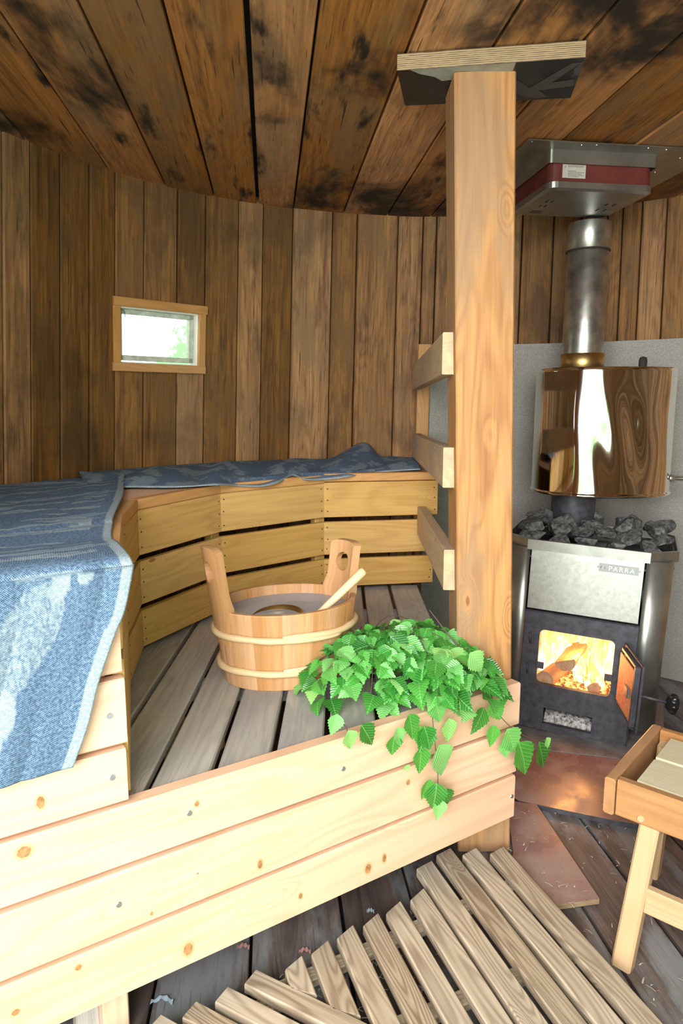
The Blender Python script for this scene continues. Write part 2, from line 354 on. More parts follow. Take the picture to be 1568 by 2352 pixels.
def disc(mb, c, n, r, mat=0, h=0.002, seg=10):
    c = V(c); n = V(n).normalized(); x = n.orthogonal().normalized(); y = n.cross(x)
    a = [c + (x*math.cos(6.2832*k/seg)+y*math.sin(6.2832*k/seg))*r for k in range(seg)]
    b = [c + n*h + (x*math.cos(6.2832*k/seg)+y*math.sin(6.2832*k/seg))*r*0.8 for k in range(seg)]
    mb.add(a+b, [[seg+k for k in range(seg)]] + [[k, (k+1) % seg, seg+(k+1) % seg, seg+k] for k in range(seg)], mat=mat); return mb

def grid(mb, P, mat=0, pat=None, wcs=None, thick=0.0, rnd=0.5):
    """P[i][j] 3D points"""
    ni, nj = len(P), len(P[0]); vs_ = [p for r in P for p in r]
    fs = [[i*nj+j, i*nj+j+1, (i+1)*nj+j+1, (i+1)*nj+j] for i in range(ni-1) for j in range(nj-1)]
    mb.add(vs_, fs, wcs, rnd, mat, True, pat); return mb

# ------------------------------------------------------------------ setting: the round stave-built room
CX, CY = 0.45, 1.75
def rad(z): return 1.89 - 0.095*z
def wp(deg, z, off=0.0):
    r = rad(z) - off; a = R(deg); return V((CX + r*math.cos(a), CY + r*math.sin(a), z))
HT = 2.22
seams = [161.8, 157.6, 153.8, 149.6, 145.4, 141.6, 137.2, 132.0, 127.6, 122.3, 118.3, 113.4, 106.9, 102.8, 96.1, 92.0, 89.8, 85.0, 80.5, 76.2, 71.4, 67.3, 63.5, 61.3, 58.6, 55.2, 51.8, 48.0]
a_ = 161.8; left_more = []
while a_ < 218: a_ += random.uniform(3.6, 5.2); left_more.append(a_)
a_ = 48.0; right_more = []
while a_ > -68: a_ -= random.uniform(3.6, 5.4); right_more.append(a_)
def stave(mb, a0, a1, z0, z1):
    g = 0.085; off = roff(); rn = random.random(); dz = random.uniform(-0.003, 0.003)
    A0, A1 = a0-g, a1+g          # a0 > a1
    vs_ = []; wc = []
    for z in (z0, z1):
        for (a, o) in ((A0, 0.005), (A0-0.14, 0.0), (A1+0.14, 0.0), (A1, 0.005), (A1, -0.03), (A0, -0.03)):
            vs_.append(wp(a, z, dz-abs(o))); wc.append(off + V((z, R(a)*1.75, o)))
    # o>0 recesses the edge, o<0 is the outer face
    n = 6
    fs = [[k, (k+1) % n, n+(k+1) % n, n+k] for k in range(n)] + [list(range(n))[::-1], [n+k for k in range(n)]]
    mb.add(vs_, fs, wc, rn)
def wall(name, edges, hole=None):
    mb = MB()
    for e0, e1 in zip(edges[:-1], edges[1:]):
        if hole and e0 <= hole[0]+0.3 and e1 >= hole[1]-0.3:
            stave(mb, e0, e1, -0.02, hole[2]); stave(mb, e0, e1, hole[3], HT+0.03)
        else: stave(mb, e0, e1, -0.02, HT+0.03)
    # added black layer behind the staves, blocks light and darkens the seams
    st = 2.0
    def shell(a0, a1, z0, z1):
        n = max(1, int(abs(a0-a1)/st))
        for i in range(n):
            q0 = a0+(a1-a0)*i/n; q1 = a0+(a1-a0)*(i+1)/n
            mb.add([wp(q0, z0, -0.032), wp(q1, z0, -0.032), wp(q1, z1, -0.032), wp(q0, z1, -0.032),
                    wp(q0, z0, -0.05), wp(q1, z0, -0.05), wp(q1, z1, -0.05), wp(q0, z1, -0.05)],
                   [[0, 1, 2, 3], [7, 6, 5, 4], [0, 4, 5, 1], [3, 2, 6, 7], [0, 3, 7, 4], [1, 5, 6, 2]], mat=1)
    if hole:
        shell(edges[0], hole[0], -0.02, HT+0.03); shell(hole[1], edges[-1], -0.02, HT+0.03)
        shell(hole[0], hole[1], -0.02, hole[2]-0.004); shell(hole[0], hole[1], hole[3], HT+0.03)
    else: shell(edges[0], edges[-1], -0.02, HT+0.03)
    return tag(mb.build(name, [M['stave'], M['void']]), kind='structure')
i1 = seams.index(122.3); i2 = seams.index(63.5)
wall('wall_left', left_more[::-1] + seams[:i1+1], (141.6, 127.6, 1.483, 1.768))
wall('wall_back', seams[i1:i2+1])
wall('wall_right', seams[i2:] + right_more)

# plank direction shared by floor and ceiling
PD = V((-0.104, 0.9946, 0)); PQ = V((0.9946, 0.104, 0))
def planks(name, seams_, z, t, y0, y1, mat, gaps, under, zj=0.004):
    mb = MB()
    for i, (q0, q1) in enumerate(zip(seams_[:-1], seams_[1:])):
        g0 = gaps.get(i, 0.0035); g1 = gaps.get(i+1, 0.0035)
        qa, qb = q0+g0, q1-g1; zz = z + (random.uniform(0, zj) if not under else -random.uniform(0, zj))
        c = PQ*((qa+qb)/2) + V((0, 0, zz + (t/2 if not under else -t/2)))
        board(mb, c + PD*y0, c + PD*y1, PQ, qb-qa, t, 0.003)
    zz = z + (t+0.01 if not under else -t-0.03)
    a, b = seams_[0], seams_[-1]
    prism(mb, [PQ*a+PD*y0+V((0, 0, zz)), PQ*b+PD*y0+V((0, 0, zz)), PQ*b+PD*y1+V((0, 0, zz)), PQ*a+PD*y1+V((0, 0, zz))], (0, 0, 0.02), mat=1)  # added black backing sheet, stops outside light leaking through the seams
    return tag(mb.build(name, [mat, M['void']]), kind='structure')
cs = [-1.62, -1.42, -1.2, -1.0, -0.8, -0.593, -0.405, -0.22, -0.036, 0.125, 0.36, 0.57, 0.78, 1.0, 1.26, 1.5, 1.75, 2.0, 2.25, 2.5]
planks('ceiling', cs, HT, 0.03, 0.2, 4.0, M['ceiling'], {8: 0.007}, False, 0.006)
fs_ = [-1.7, -1.45, -1.2, -0.95, -0.7, -0.5, -0.29, -0.068, 0.172, 0.368, 0.60, 0.826, 1.0, 1.24, 1.527, 1.75, 2.0, 2.25, 2.5]
planks('floor', fs_, 0.0, 0.03, -0.6, 4.0, M['floor'], {7: 0.004, 8: 0.005, 12: 0.005, 11: 0.005}, True, 0.003)

# ---- small window between the staves
w0 = (V((-0.903, 2.815, 1.769)) + V((-0.594, 3.119, 1.771)) + V((-0.936, 2.818, 1.475)) + V((-0.625, 3.130, 1.48)))/4
U = (V((-0.594, 3.119, 1.77)) - V((-0.903, 2.815, 1.77))).normalized()
Nn = V((U.y, -U.x, 0)); Nn.z = -0.09; Nn.normalize(); UV_ = Nn.cross(U) * -1
if UV_.z < 0: UV_ = -UV_
wr_ = empty('window_1', w0, kind='structure')
wr_['label'] = 'small landscape window framed in orange pine in the left wall'
def wpt(u, v, n): return w0 + U*u + UV_*v + Nn*n
def wbox(name, u0, u1, v0, v1, n0, n1, mat):
    mb = MB(); horiz = (u1-u0) > (v1-v0)
    if horiz: board(mb, wpt(u0, (v0+v1)/2, (n0+n1)/2), wpt(u1, (v0+v1)/2, (n0+n1)/2), UV_, v1-v0, n1-n0, 0.002)
    else: board(mb, wpt((u0+u1)/2, v0, (n0+n1)/2), wpt((u0+u1)/2, v1, (n0+n1)/2), U, u1-u0, n1-n0, 0.002)
    return mb.build(name, mat, wr_)
hw_, hh_ = 0.217, 0.146
wbox('window_trim', -hw_, hw_+0.004, hh_-0.036, hh_, -0.005, 0.016, M['trim'])
wbox('window_trim', -hw_-0.004, hw_, -hh_, -hh_+0.034, -0.005, 0.014, M['trim'])
wbox('window_trim', -hw_, -hw_+0.032, -hh_+0.034, hh_-0.036, -0.005, 0.012, M['trim'])
wbox('window_trim', hw_-0.034, hw_, -hh_+0.034, hh_-0.036, -0.005, 0.012, M['trim'])
for (u0, u1, v0, v1) in ((-hw_+0.026, -hw_+0.034, -hh_+0.02, hh_-0.02), (hw_-0.036, hw_-0.028, -hh_+0.02, hh_-0.02), (-hw_+0.03, hw_-0.03, hh_-0.042, hh_-0.034), (-hw_+0.03, hw_-0.03, -hh_+0.028, -hh_+0.036)):
    wbox('window_reveal', u0, u1, v0, v1, -0.075, -0.004, M['white_paint'])
iu, iv = hw_-0.038, hh_-0.042
wbox('window_sash', -iu, iu, iv-0.022, iv, -0.055, -0.03, M['sash']); wbox('window_sash', -iu, iu, -iv, -iv+0.022, -0.055, -0.03, M['sash'])
wbox('window_sash', -iu, -iu+0.02, -iv, iv, -0.055, -0.03, M['sash']); wbox('window_sash', iu-0.022, iu, -iv, iv, -0.055, -0.03, M['sash'])
wbox('window_pane', -iu+0.01, iu-0.01, -iv+0.01, iv-0.01, -0.046, -0.043, M['glass'])
mb = MB(); tube(mb, [wpt(-iu+0.0, iv+0.0, -0.02), wpt(-iu+0.02, iv-0.008, -0.015), wpt(-iu+0.028, iv-0.035, -0.018)], 0.0014, 6); mb.build('window_hook', M['iron'], wr_)

# ------------------------------------------------------------------ posts and rails
Zv = V((0, 0, 1))
mb = MB(); pb = V((0.434, 1.965, 0)); ptp = V((0.3655, 1.965, 2.182))
board(mb, pb, ptp, (1, 0, 0), 0.158, 0.15, 0.004, rnd=0.5, nseg=8, off=V((3.3, 1.45, 0.2)))
tag(mb.build('support_post', M['post']), 'thick square orange pine post standing from floor to ceiling', 'post')

# plywood cap between post and ceiling
cap = empty('plywood_board', (0.38, 1.95, 2.182), 'black-faced plywood pad with grey lettering between the post top and ceiling', 'plywood board')
cp = [V((0.141, 1.887, 2.182)), V((0.595, 1.82, 2.182)), V((0.633, 2.045, 2.182)), V((0.18, 2.095, 2.182))]
mb = MB(); prism(mb, cp, (0, 0, 0.038), mats=(0, 0, 1)); mb.build('panel', [M['film'], M['ply']], cap)
mb = MB()
def cq(u, v): return cp[0]*(1-u)*(1-v) + cp[1]*u*(1-v) + cp[2]*u*v + cp[3]*(1-u)*v - Zv*0.0006
def poly(mb, pts, mat=0): mb.add([cq(*p) for p in pts], [list(range(len(pts)))[::-1]], mat=mat)
poly(mb, [(0.07, 0.0), (0.64, 0.0), (0.62, 0.36), (0.34, 0.36), (0.30, 0.32), (0.24, 0.34), (0.20, 0.22), (0.12, 0.12)])
mb.build('worn_patch', M['worn'], cap)
mb = MB()
poly(mb, [(0.60, 0.60), (0.66, 0.42), (0.74, 0.66), (0.94, 0.10), (0.99, 0.10), (0.86, 0.55), (0.98, 0.50), (0.99, 0.66), (0.80, 0.74), (0.86, 0.92), (0.80, 0.96), (0.72, 0.90)])
mb.build('lettering', M['film_grey'], cap)
mb = MB(); poly(mb, [(0.985, 0.12), (1.0, 0.05), (1.0, 0.42), (0.97, 0.38), (0.96, 0.25)]); mb.build('lettering', M['film_grey'], cap)
mb = MB(); poly(mb, [(0.62, 0.72), (0.66, 0.78), (0.70, 0.95), (0.60, 0.96)])
mb.build('lettering', M['film_grey'], cap)

# three rails between the post and the back wall
rl = empty('guard_rail', (0.35, 3.4, 0.6), 'three stout pine rails running from the orange post to an upright on the back wall', 'railing')
def up3(px, py, Y):
    T_ = math.atan(251/1568); u = (px-784)/1568; v = (1176-py)/1568
    d = V((u, math.cos(T_)+v*math.sin(T_), -math.sin(T_)+v*math.cos(T_))); return V((0, 0, 1.35)) + d*(Y/d.y)
for (n0, n1, f0, f1, nx, fx, Yn, Yf) in ((762, 861, 840, 896, 1031, 955, 1.93, 3.36), (1027, 1121, 998, 1046, 1032, 955, 1.93, 3.36), (1262, 1356, 1158, 1232, 1033, 968, 1.93, 2.86)):
    a = (up3(nx, n0, Yn) + up3(nx, n1, Yn))/2; b = (up3(fx, f0, Yf) + up3(fx, f1, Yf))/2
    h = (up3(nx, n0, Yn) - up3(nx, n1, Yn)).length
    mb = MB(); board(mb, a, b, Zv, h*0.98, 0.037, 0.002, rnd=0.55); mb.build('rail', M['rail'], rl)
mb = MB(); board(mb, wp(91.35, 0.6, 0.03), wp(91.35, 1.635, 0.03), (1, 0, 0), 0.062, 0.028, rnd=0.6); mb.build('upright', M['trim'], rl)

# ------------------------------------------------------------------ benches
FD = V((0.841, 0.541, 0)).normalized(); FN = V((FD.y, -FD.x, 0)) # front direction, outward normal (towards the door)
FR = V((0.507, 1.842, 0))       # right end of the front, on the face
def fp(s_, z, out=0.0): return FR - FD*s_ + FN*out + Zv*z
def on_front(px, py, o=0.0):
    T_ = math.atan(251/1568); u = (px-784)/1568; v = (1176-py)/1568
    d = V((u, math.cos(T_)+v*math.sin(T_), -math.sin(T_)+v*math.cos(T_))); p0 = V((0, 0, 1.35)); q = FR + FN*o
    k = (q-p0).dot(FN)/d.dot(FN); return p0 + d*k
M['knot'] = simple('pine_knot', (0.42, 0.19, 0.08), 0.5, 0, 90, 0.35)
M['knot_halo'] = simple('resin_ring', (0.66, 0.38, 0.19), 0.5)
def knots_on(mb, lst, out=0.0):
    for (px, py, rx, ry) in lst:
        c = on_front(px, py, 0.0); k = 20
        for m_, f_, h_ in ((2, 1.45, 0.0002), (1, 1.0, 0.0004)):
            mb.add([c + FN*h_ + FD*(rx*f_*math.cos(6.2832*i/k)*(1+0.08*math.sin(i*1.9))) + Zv*(ry*f_*math.sin(6.2832*i/k)*(1+0.07*math.cos(i*2.3))) for i in range(k)], [list(range(k))], mat=m_)
lb = empty('lower_bench', (-0.05, 1.9, 0), 'low wide slatted bench with pale pine front boards', 'bench')
for (z0, z1, s0) in ((0.435, 0.562, -0.004), (0.288, 0.424, 0.0), (0.146, 0.278, 0.001)):
    mb = MB(); board(mb, fp(s0, (z0+z1)/2, -0.019), fp(2.05, (z0+z1)/2, -0.019), Zv, z1-z0, 0.038, 0.004, rnd=random.uniform(0.4, 0.7))
    knots_on(mb, {0.435: ((55, 1957, 0.012, 0.011), (452, 1846, 0.005, 0.006)), 0.288: ((597, 1985, 0.006, 0.011), (348, 2098, 0.003, 0.004), (454, 2006, 0.002, 0.002), (937, 1797, 0.006, 0.007)),
                  0.146: ((432, 2180, 0.010, 0.014), (180, 2222, 0.006, 0.006), (690, 2058, 0.005, 0.007), (845, 1995, 0.009, 0.013), (882, 1971, 0.006, 0.011), (36, 2325, 0.007, 0.006))}[z0])
    fb = mb.build('front_board', [M['pale_pine'], M['knot'], M['knot_halo']], lb)
SX = [-0.78, -0.66, -0.533, -0.407, -0.281, -0.157, -0.036, 0.093, 0.211, 0.342]
def front_y(x): return FR.y + (x-FR.x)*FD.y/FD.x
for x0, x1 in zip(SX[:-1], SX[1:]):
    a0, a1 = x0+0.007, x1-0.007; m = (a0+a1)/2; yf = front_y(m)+0.046; yb = 2.93 if m > -0.1 else (2.86 if m > -0.3 else (2.75 if m > -0.5 else 2.5))
    mb = MB(); board(mb, (m, yf, 0.541), (m, yb, 0.541), (1, 0, 0), a1-a0, 0.026, 0.004, a2=0.64)
    mb.build('slat', M['slat_grey'], lb)
for (x, y) in ((0.30, 2.88), (-0.6, 2.3)):
    mb = MB(); board(mb, (x, y, 0), (x, y, 0.527), (1, 0, 0), 0.07, 0.045); mb.build('leg', M['panel_pine'], lb)
lp = fp(1.0, 0.0, -0.065)
for s_ in (0.99,):
    mb = MB(); p = up3(262, 2330, 1.30); p.z = 0; board(mb, p, p + Zv*0.43, FD, 0.055, 0.045, rnd=0.6); mb.build('leg', M['pale_pine'], lb)
    mb = MB(); p2 = p - FD*0.05 + V((-0.02, 0.03, 0)); board(mb, p2, p2 + Zv*0.43, FD, 0.05, 0.04, rnd=0.3); mb.build('leg', M['slat_grey'], lb)
for yy in (1.95, 2.65):
    mb = MB(); board(mb, (-0.62, yy, 0.495), (0.33, yy, 0.495), Zv, 0.06, 0.04); mb.build('bearer', M['slat_grey'], lb)
def screw(par, c, n, r=0.0065):
    mb = MB(); disc(mb, V(c)+V(n)*0.0002, n, r, 0, 0.002, 12)
    mb.build('screw', M['screw'], par)
for p in ((435, 1868), (273, 2078), (788, 1766), (1175, 1829)): screw(lb, on_front(*p), FN)

ub = empty('upper_bench', (-0.6, 2.6, 0.55), 'high curved bench along the wall faced with horizontal yellow pine boards', 'bench')
A0 = V((-0.418, 1.247, 0)); A1 = V((-0.592, 1.82, 0)); Bc = V((-0.635, 2.10, 0)); Cc = V((-0.447, 2.50, 0)); Dc = V((-0.073, 2.82, 0)); Ec = V((0.402, 2.90, 0))
rows = [(0.875, 1.018), (0.715, 0.855), (0.575, 0.695)]
for k, (P, Q, topdz) in enumerate(((A0, A1, 0), (A1, Bc, 0), (Bc, Cc, 0), (Cc, Dc, 0), (Dc, Ec, 0.006))):
    d = (Q-P).normalized(); n = V((d.y, -d.x, 0)); ln = (Q-P).length
    if k == 0: P = P + d*0.03
    for (z0, z1) in rows:
        if k == 4: z1 += 0.004 if z0 > 0.8 else 0.0
        zb = z0
        Q2 = Q
        if k == 4 and z0 > 0.8: Q2 = Q + d*0.01
        elif k == 4: Q2 = Q - d*0.005
        mb = MB(); board(mb, P - n*0.011 + Zv*((zb+z1)/2), Q2 - n*0.011 + Zv*((zb+z1)/2), Zv, z1-zb, 0.022, 0.002, rnd=random.uniform(0.3, 0.7))
        for e, sg in ((P, 1), (Q2, -1)):
            if k == 0: continue
            for zz in (0.18, 0.5, 0.82):
                disc(mb, e + d*sg*random.uniform(0.010, 0.016) + Zv*(zb+(z1-zb)*zz + random.uniform(-0.004, 0.004)) + n*0.0003, n, 0.0032, 1, 0.001, 8)
        mb.build('face_board', [M['panel_pine'], M['iron']], ub)
    mb = MB(); ztr = 1.036 + topdz
    board(mb, P - n*0.02 + Zv*ztr, Q - n*0.02 + Zv*ztr, Zv, 0.034, 0.044, 0.003, rnd=0.5); mb.build('edge_trim', M['trim'], ub)
    # studs behind the joints
    if k in (1, 2, 3):
        mb = MB(); s_ = Q - V((0, 0, 0)) + V((n.x*-0.045, n.y*-0.045, 0)); board(mb, V((s_.x, s_.y, 0.0)), V((s_.x, s_.y, 1.015)), d, 0.05, 0.035, rnd=0.5); mb.build('stud', M['panel_pine'], ub)
# seat boards out to the wall
def seat(P, Q, degP, degQ, n_=3, z=1.03):
    for i in range(n_):
        t0, t1 = i/n_+0.004, (i+1)/n_-0.004
        a = [P.lerp(wp(degP, 1.05, 0.02), t) for t in (t0, t1)]; b = [Q.lerp(wp(degQ, 1.05, 0.02), t) for t in (t0, t1)]
        pts = [V((p.x, p.y, z)) for p in (a[0], b[0], b[1], a[1])]
        dd = (pts[1]-pts[0]).normalized(); off = V((-dd.y, dd.x, 0))
        mb = MB(); prism(mb, pts, (0, 0, 0.022), rnd=0.6, wcf=lambda p: V((p.dot(dd), p.dot(off), p.z))); mb.build('seat_board', M['pale_pine'], ub)
dn = [(Q-P).normalized() for P, Q in ((A0, A1), (A1, Bc), (Bc, Cc), (Cc, Dc), (Dc, Ec))]
seat(A0 + V((-0.05, 0.05, 0)), A1 + V((-0.044, 0, 0)), 200, 168)
seat(A1 + V((-0.044, 0, 0)), Bc + V((-0.044, 0, 0)), 168, 154)
seat(Bc + V((-0.044, 0.012, 0)), Cc + V((-0.035, 0.03, 0)), 154, 136)
seat(Cc + V((-0.035, 0.03, 0)), Dc + V((-0.02, 0.042, 0)), 136, 109)
seat(Dc + V((-0.02, 0.042, 0)), Ec + V((0.0, 0.042, 0)), 109, 91)
# near face of the upper bench: bright boards flush with the lower bench front
rws = [(0.572, 0.682), (0.693, 0.826), (0.838, 0.968), (0.979, 1.05)]
s_end = (FR - V((-0.418, 1.247, 0))).dot(FD)
for (z0, z1) in rws:
    e = s_end + random.uniform(-0.004, 0.004)
    mb = MB(); board(mb, fp(e, (z0+z1)/2, -0.016), fp(e+0.95, (z0+z1)/2, -0.016), Zv, z1-z0, 0.032, 0.004, rnd=random.uniform(0.45, 0.7))
    if z0 < 0.6: knots_on(mb, ((93, 1843, 0.007, 0.012),))
    mb.build('front_board', [M['pale_pine'], M['knot'], M['knot_halo']], ub)
mb = MB(); board(mb, fp(s_end+0.05, 0.56, -0.055), fp(s_end+0.05, 1.03, -0.055), FD, 0.045, 0.04); mb.build('stud', M['panel_pine'], ub)
for p in ((250, 1470), (252, 1645), (258, 1786)): screw(ub, on_front(*p), FN)
# seat behind that face
mb = MB()
pts = [fp(s_end, 1.03, -0.034), fp(s_end+0.95, 1.03, -0.034), V((-1.2, 1.2, 1.03)), V((-0.55, 1.6, 1.03))]
prism(mb, pts, (0, 0, 0.02), wcf=lambda p: V((p.dot(FD), p.dot(FN), p.z))); mb.build('seat_board', M['pale_pine'], ub)

# ------------------------------------------------------------------ towels
def catmull(P, n):
    P = [V(p) for p in P]; out = []
    seg = len(P)-1
    ls = [0]
    for a, b in zip(P[:-1], P[1:]): ls.append(ls[-1] + (b-a).length)
    for i in range(n):
        s_ = ls[-1]*i/(n-1); k = 0
        while k < seg-1 and ls[k+1] < s_: k += 1
        t = (s_-ls[k])/max(1e-6, ls[k+1]-ls[k])
        p0, p1, p2, p3 = P[max(k-1, 0)], P[k], P[k+1], P[min(k+2, seg)]
        out.append(0.5*((2*p1) + (p2-p0)*t + (2*p0-5*p1+4*p2-p3)*t*t + (3*p1-p0-3*p2+p3)*t**3))
    return out
def blob(x, y, cx, cy, rx, ry, rot=0.0, e=0.0):
    c, s_ = math.cos(rot), math.sin(rot); u = ((x-cx)*c + (y-cy)*s_)/rx; v = (-(x-cx)*s_ + (y-cy)*c)/ry
    return u*u + v*v < 1 + e
def sheet(name, edgeA, edgeB, ni, nj, patf, ripple, hem=(False, False), thick=0.003, matk='towel', mid=None):
    A = catmull(edgeA, ni); B = catmull(edgeB, ni); Mi = catmull(mid, ni) if mid else None
    P = []; pat = []; wcs = []; run = 0
    for i in range(ni):
        row = []
        if i: run += (B[i]-B[i-1]).length
        for j in range(nj):
            t = j/(nj-1)
            if Mi:
                p = (A[i]*(1-t)*(1-2*t) + Mi[i]*4*t*(1-t) + B[i]*t*(2*t-1))
            else: p = A[i].lerp(B[i], t)
            p = p + ripple(i/(ni-1), t)
            if Mi and t < 0.93: p.z = max(p.z, 1.0635)
            row.append(p); w = (B[i]-A[i]).length
            wcs.append(V((t*w, run, 0))); pat.append(patf(t*w, run, t, w))
        P.append(row)
    mb = MB(); grid(mb, P, pat=pat, wcs=wcs); o = mb.build(name, M['towel'])
    sd = o.modifiers.new('thickness', 'SOLIDIFY'); sd.thickness = thick; sd.offset = 0
    return o
hemR = [(-0.85, 2.66, 1.068), (-0.80, 2.50, 1.066), (-0.675, 2.09, 1.066), (-0.575, 1.70, 1.062), (-0.515, 1.50, 1.055), (-0.462, 1.38, 1.066), (-0.405, 1.262, 1.068), (-0.39, 1.238, 1.055)]
frR = [on_front(*p, o=0.016) for p in ((303, 1300), (284, 1395), (262, 1450), (224, 1562), (200, 1660), (166, 1758))]
hemL = [(-1.42, 2.05, 1.068), (-1.33, 1.9, 1.066), (-1.28, 1.6, 1.066), (-1.25, 1.30, 1.066), (-1.22, 1.08, 1.066), (-1.16, 0.88, 1.066), (-1.02, 0.87, 1.068), (-1.0, 0.855, 1.055)]
lx = V((-0.99, 0.852, 0)) + FN*0.0
k_ = (FR + FN*0.016); dd_ = (V((-1.0, 0.85, 0)) - k_); base_l = V((-1.0, 0.85, 0)) - FN*dd_.dot(FN)
frL = [V((base_l.x, base_l.y, z)) for z in (1.04, 0.97, 0.92, 0.83, 0.75, 0.68)]
random.seed(21)
# figures woven into the towel: (centre across, centre along, rx, ry, rot)
def towel_pattern_a(x, y, t, w):
    # x across from far left edge (w = right hem), y along from the wall
    d = w - x
    if d < 0.022: return 1.0
    v = 0.0
    yy = y
    # elongated figures lying on the seat
    n1 = mnoise.noise(V((d*5.5, yy*26, 0.3))) + 0.5*mnoise.noise(V((d*11, yy*40, 3.3)))
    if yy < 1.44 and n1 > 0.16 and d > 0.05: v = 0.75
    if yy < 1.44 and n1 > 0.42: v = 0.4
    # hanging part: a plump bird on long thin legs
    q = yy - 1.50
    if q > 0:
        v = 0.0
        if blob(d, q, 0.165 + 0.0, 0.135, 0.055, 0.115, -0.15):
            v = 0.25 + 0.45*(mnoise.noise(V((d*150, q*150, 1))) > 0.0)
        if blob(d, q, 0.125, 0.03, 0.016, 0.03): v = 0.9
        if blob(d, q, 0.085, 0.02, 0.014, 0.012): v = 0.9
        if blob(d, q, 0.155, 0.26, 0.02, 0.045, 0.25): v = 0.9
        if abs(d - (0.15 - (q-0.27)*0.02)) < 0.0035 and 0.27 < q < 0.36: v = 0.9
        if blob(d, q, 0.15, 0.395, 0.012, 0.022, 0.4): v = 0.85
        if abs(d - 0.138) < 0.003 and 0.41 < q < 0.455: v = 0.9
        if blob(d, q, 0.40, 0.16, 0.06, 0.13): v = 0.25 + 0.45*(mnoise.noise(V((d*150, q*150, 1))) > 0.0)
        if 0.0 < q < 0.012 and mnoise.noise(V((d*20, 3, 1))) > -0.1: v = 0.55
    return v
def rip_a(s_, t):
    k = 0.004*math.sin(t*23 + s_*5) + 0.003*math.sin(t*41 - s_*9)
    if s_ < 0.55: return V((0, 0, 0.003 + 0.5*abs(k)))
    return FN*(0.004 + abs(k)*1.0)
ta = sheet('bath_towel', hemL+frL, hemR+frR, 250, 190, towel_pattern_a, rip_a)
tag(ta, 'denim-blue towel with pale woven birds hanging down the near end of the upper bench', 'towel')

def bseat(px, py, z=1.068):
    T_ = math.atan(251/1568); u = (px-784)/1568; v = (1176-py)/1568
    d = V((u, math.cos(T_)+v*math.sin(T_), -math.sin(T_)+v*math.cos(T_))); p0 = V((0, 0, 1.35)); return p0 + d*((z-1.35)/d.z)
fb_ = []
for (px, py) in ((200, 1122), (287, 1119), (400, 1119), (495, 1114)): fb_.append(bseat(px, py, 1.062))
fb_ += [up3(545, 1116, 2.525), up3(600, 1117, 2.575), up3(640, 1108, 2.635), up3(672, 1092, 2.77), up3(700, 1101, 2.725), up3(740, 1102, 2.775), up3(800, 1095, 2.80)]
for (px, py) in ((850, 1086), (965, 1078)): fb_.append(up3(px, py, 2.9))
bb_ = [wp(a, 1.07, o) for a, o in ((148, 0.03), (143, 0.03), (137, 0.03), (130, 0.03), (124, 0.03), (119, 0.03), (115, 0.03), (111, 0.035), (107.0, 0.05))]
bb_ += [wp(101.2, 1.15, 0.03), wp(98.5, 1.085, 0.05), wp(96, 1.08, 0.05), wp(92.5, 1.07, 0.06)]
for i in range(9): bb_[i].z = 1.074
def pat_b(x, y, t, w):
    if t > 0.965 or t < 0.03: return 0.85
    return 0.55 if mnoise.noise(V((x*7, y*14, 2))) + 0.5*mnoise.noise(V((x*25, y*30, 2))) > 0.12 else 0.0
def rip_b(s_, t):
    e = min(t, 1-t)*2
    return V((0, 0, (0.006 + 0.008*math.sin(s_*31 + t*4) + 0.005*math.sin(s_*63 + t*9))*min(1, e*2) + (0.0 if t < 0.9 else 0.0)))
mid_ = [(a*0.5 + b*0.5) + V((0, 0, 0.006)) for a, b in zip(bb_, fb_)]
for i in range(len(mid_)): mid_[i].z = max(1.073, min(mid_[i].z, 1.085))
tb = sheet('bath_towel', bb_, fb_, 220, 46, pat_b, rip_b, mid=mid_)
tag(tb, 'grey-blue towel with one folded-up corner lying along the back upper bench', 'towel')

# ------------------------------------------------------------------ bucket with water and ladle
bk = empty('sauna_bucket', (-0.165, 1.955, 0.554), 'oval wooden stave bucket with two tall pierced handles and pale hoops', 'bucket')
BY = R(24)
def bell(an, a, b, z, yaw=BY):
    x, y = a*math.cos(an), b*math.sin(an)
    return V((x*math.cos(yaw)-y*math.sin(yaw), x*math.sin(yaw)+y*math.cos(yaw), z))
BH = 0.225
def bdim(z): # outer radii at height z above bucket bottom
    t = z/BH; return 0.186 + 0.030*t, 0.146 + 0.022*t
ns = 30
for st in range(ns):
    mb = MB(); off = roff(); rn = random.random(); th = 0.016; sub = 4
    a0 = 2*math.pi*st/ns; a1 = 2*math.pi*(st+1)/ns
    vs_ = []; wc = []; zs = [0.0, 0.002, BH*0.5, BH-0.003, BH]
    for zi, z in enumerate(zs):
        A, Bb = bdim(z); e = 0.002 if zi in (0, 4) else 0
        for j in range(sub+1):
            an = a0+(a1-a0)*j/sub; g = 0.0006 if j in (0, sub) else 0
            vs_.append(bell(an, A-e-g, Bb-e-g, z)); wc.append(off + V((z, (an-a0)*0.2, 0)))
        for j in range(sub, -1, -1):
            an = a0+(a1-a0)*j/sub
            vs_.append(bell(an, A-th+e, Bb-th+e, z)); wc.append(off + V((z, (an-a0)*0.2, th)))
    n = 2*(sub+1); fs2 = []
    for i in range(len(zs)-1):
        for k in range(n): fs2.append([i*n+k, i*n+(k+1) % n, (i+1)*n+(k+1) % n, (i+1)*n+k])
    fs2 += [list(range(n))[::-1], [(len(zs)-1)*n+k for k in range(n)]]
    mb.add(vs_, fs2, wc, rn); mb.build('stave', M['bucket'], bk, local=True)
mb = MB(); A, Bb = bdim(0.02); pts = [bell(2*math.pi*k/40, A-0.014, Bb-0.014, 0.012) for k in range(40)]
prism(mb, pts, (0, 0, 0.012)); mb.build('bottom', M['bucket'], bk, local=True)
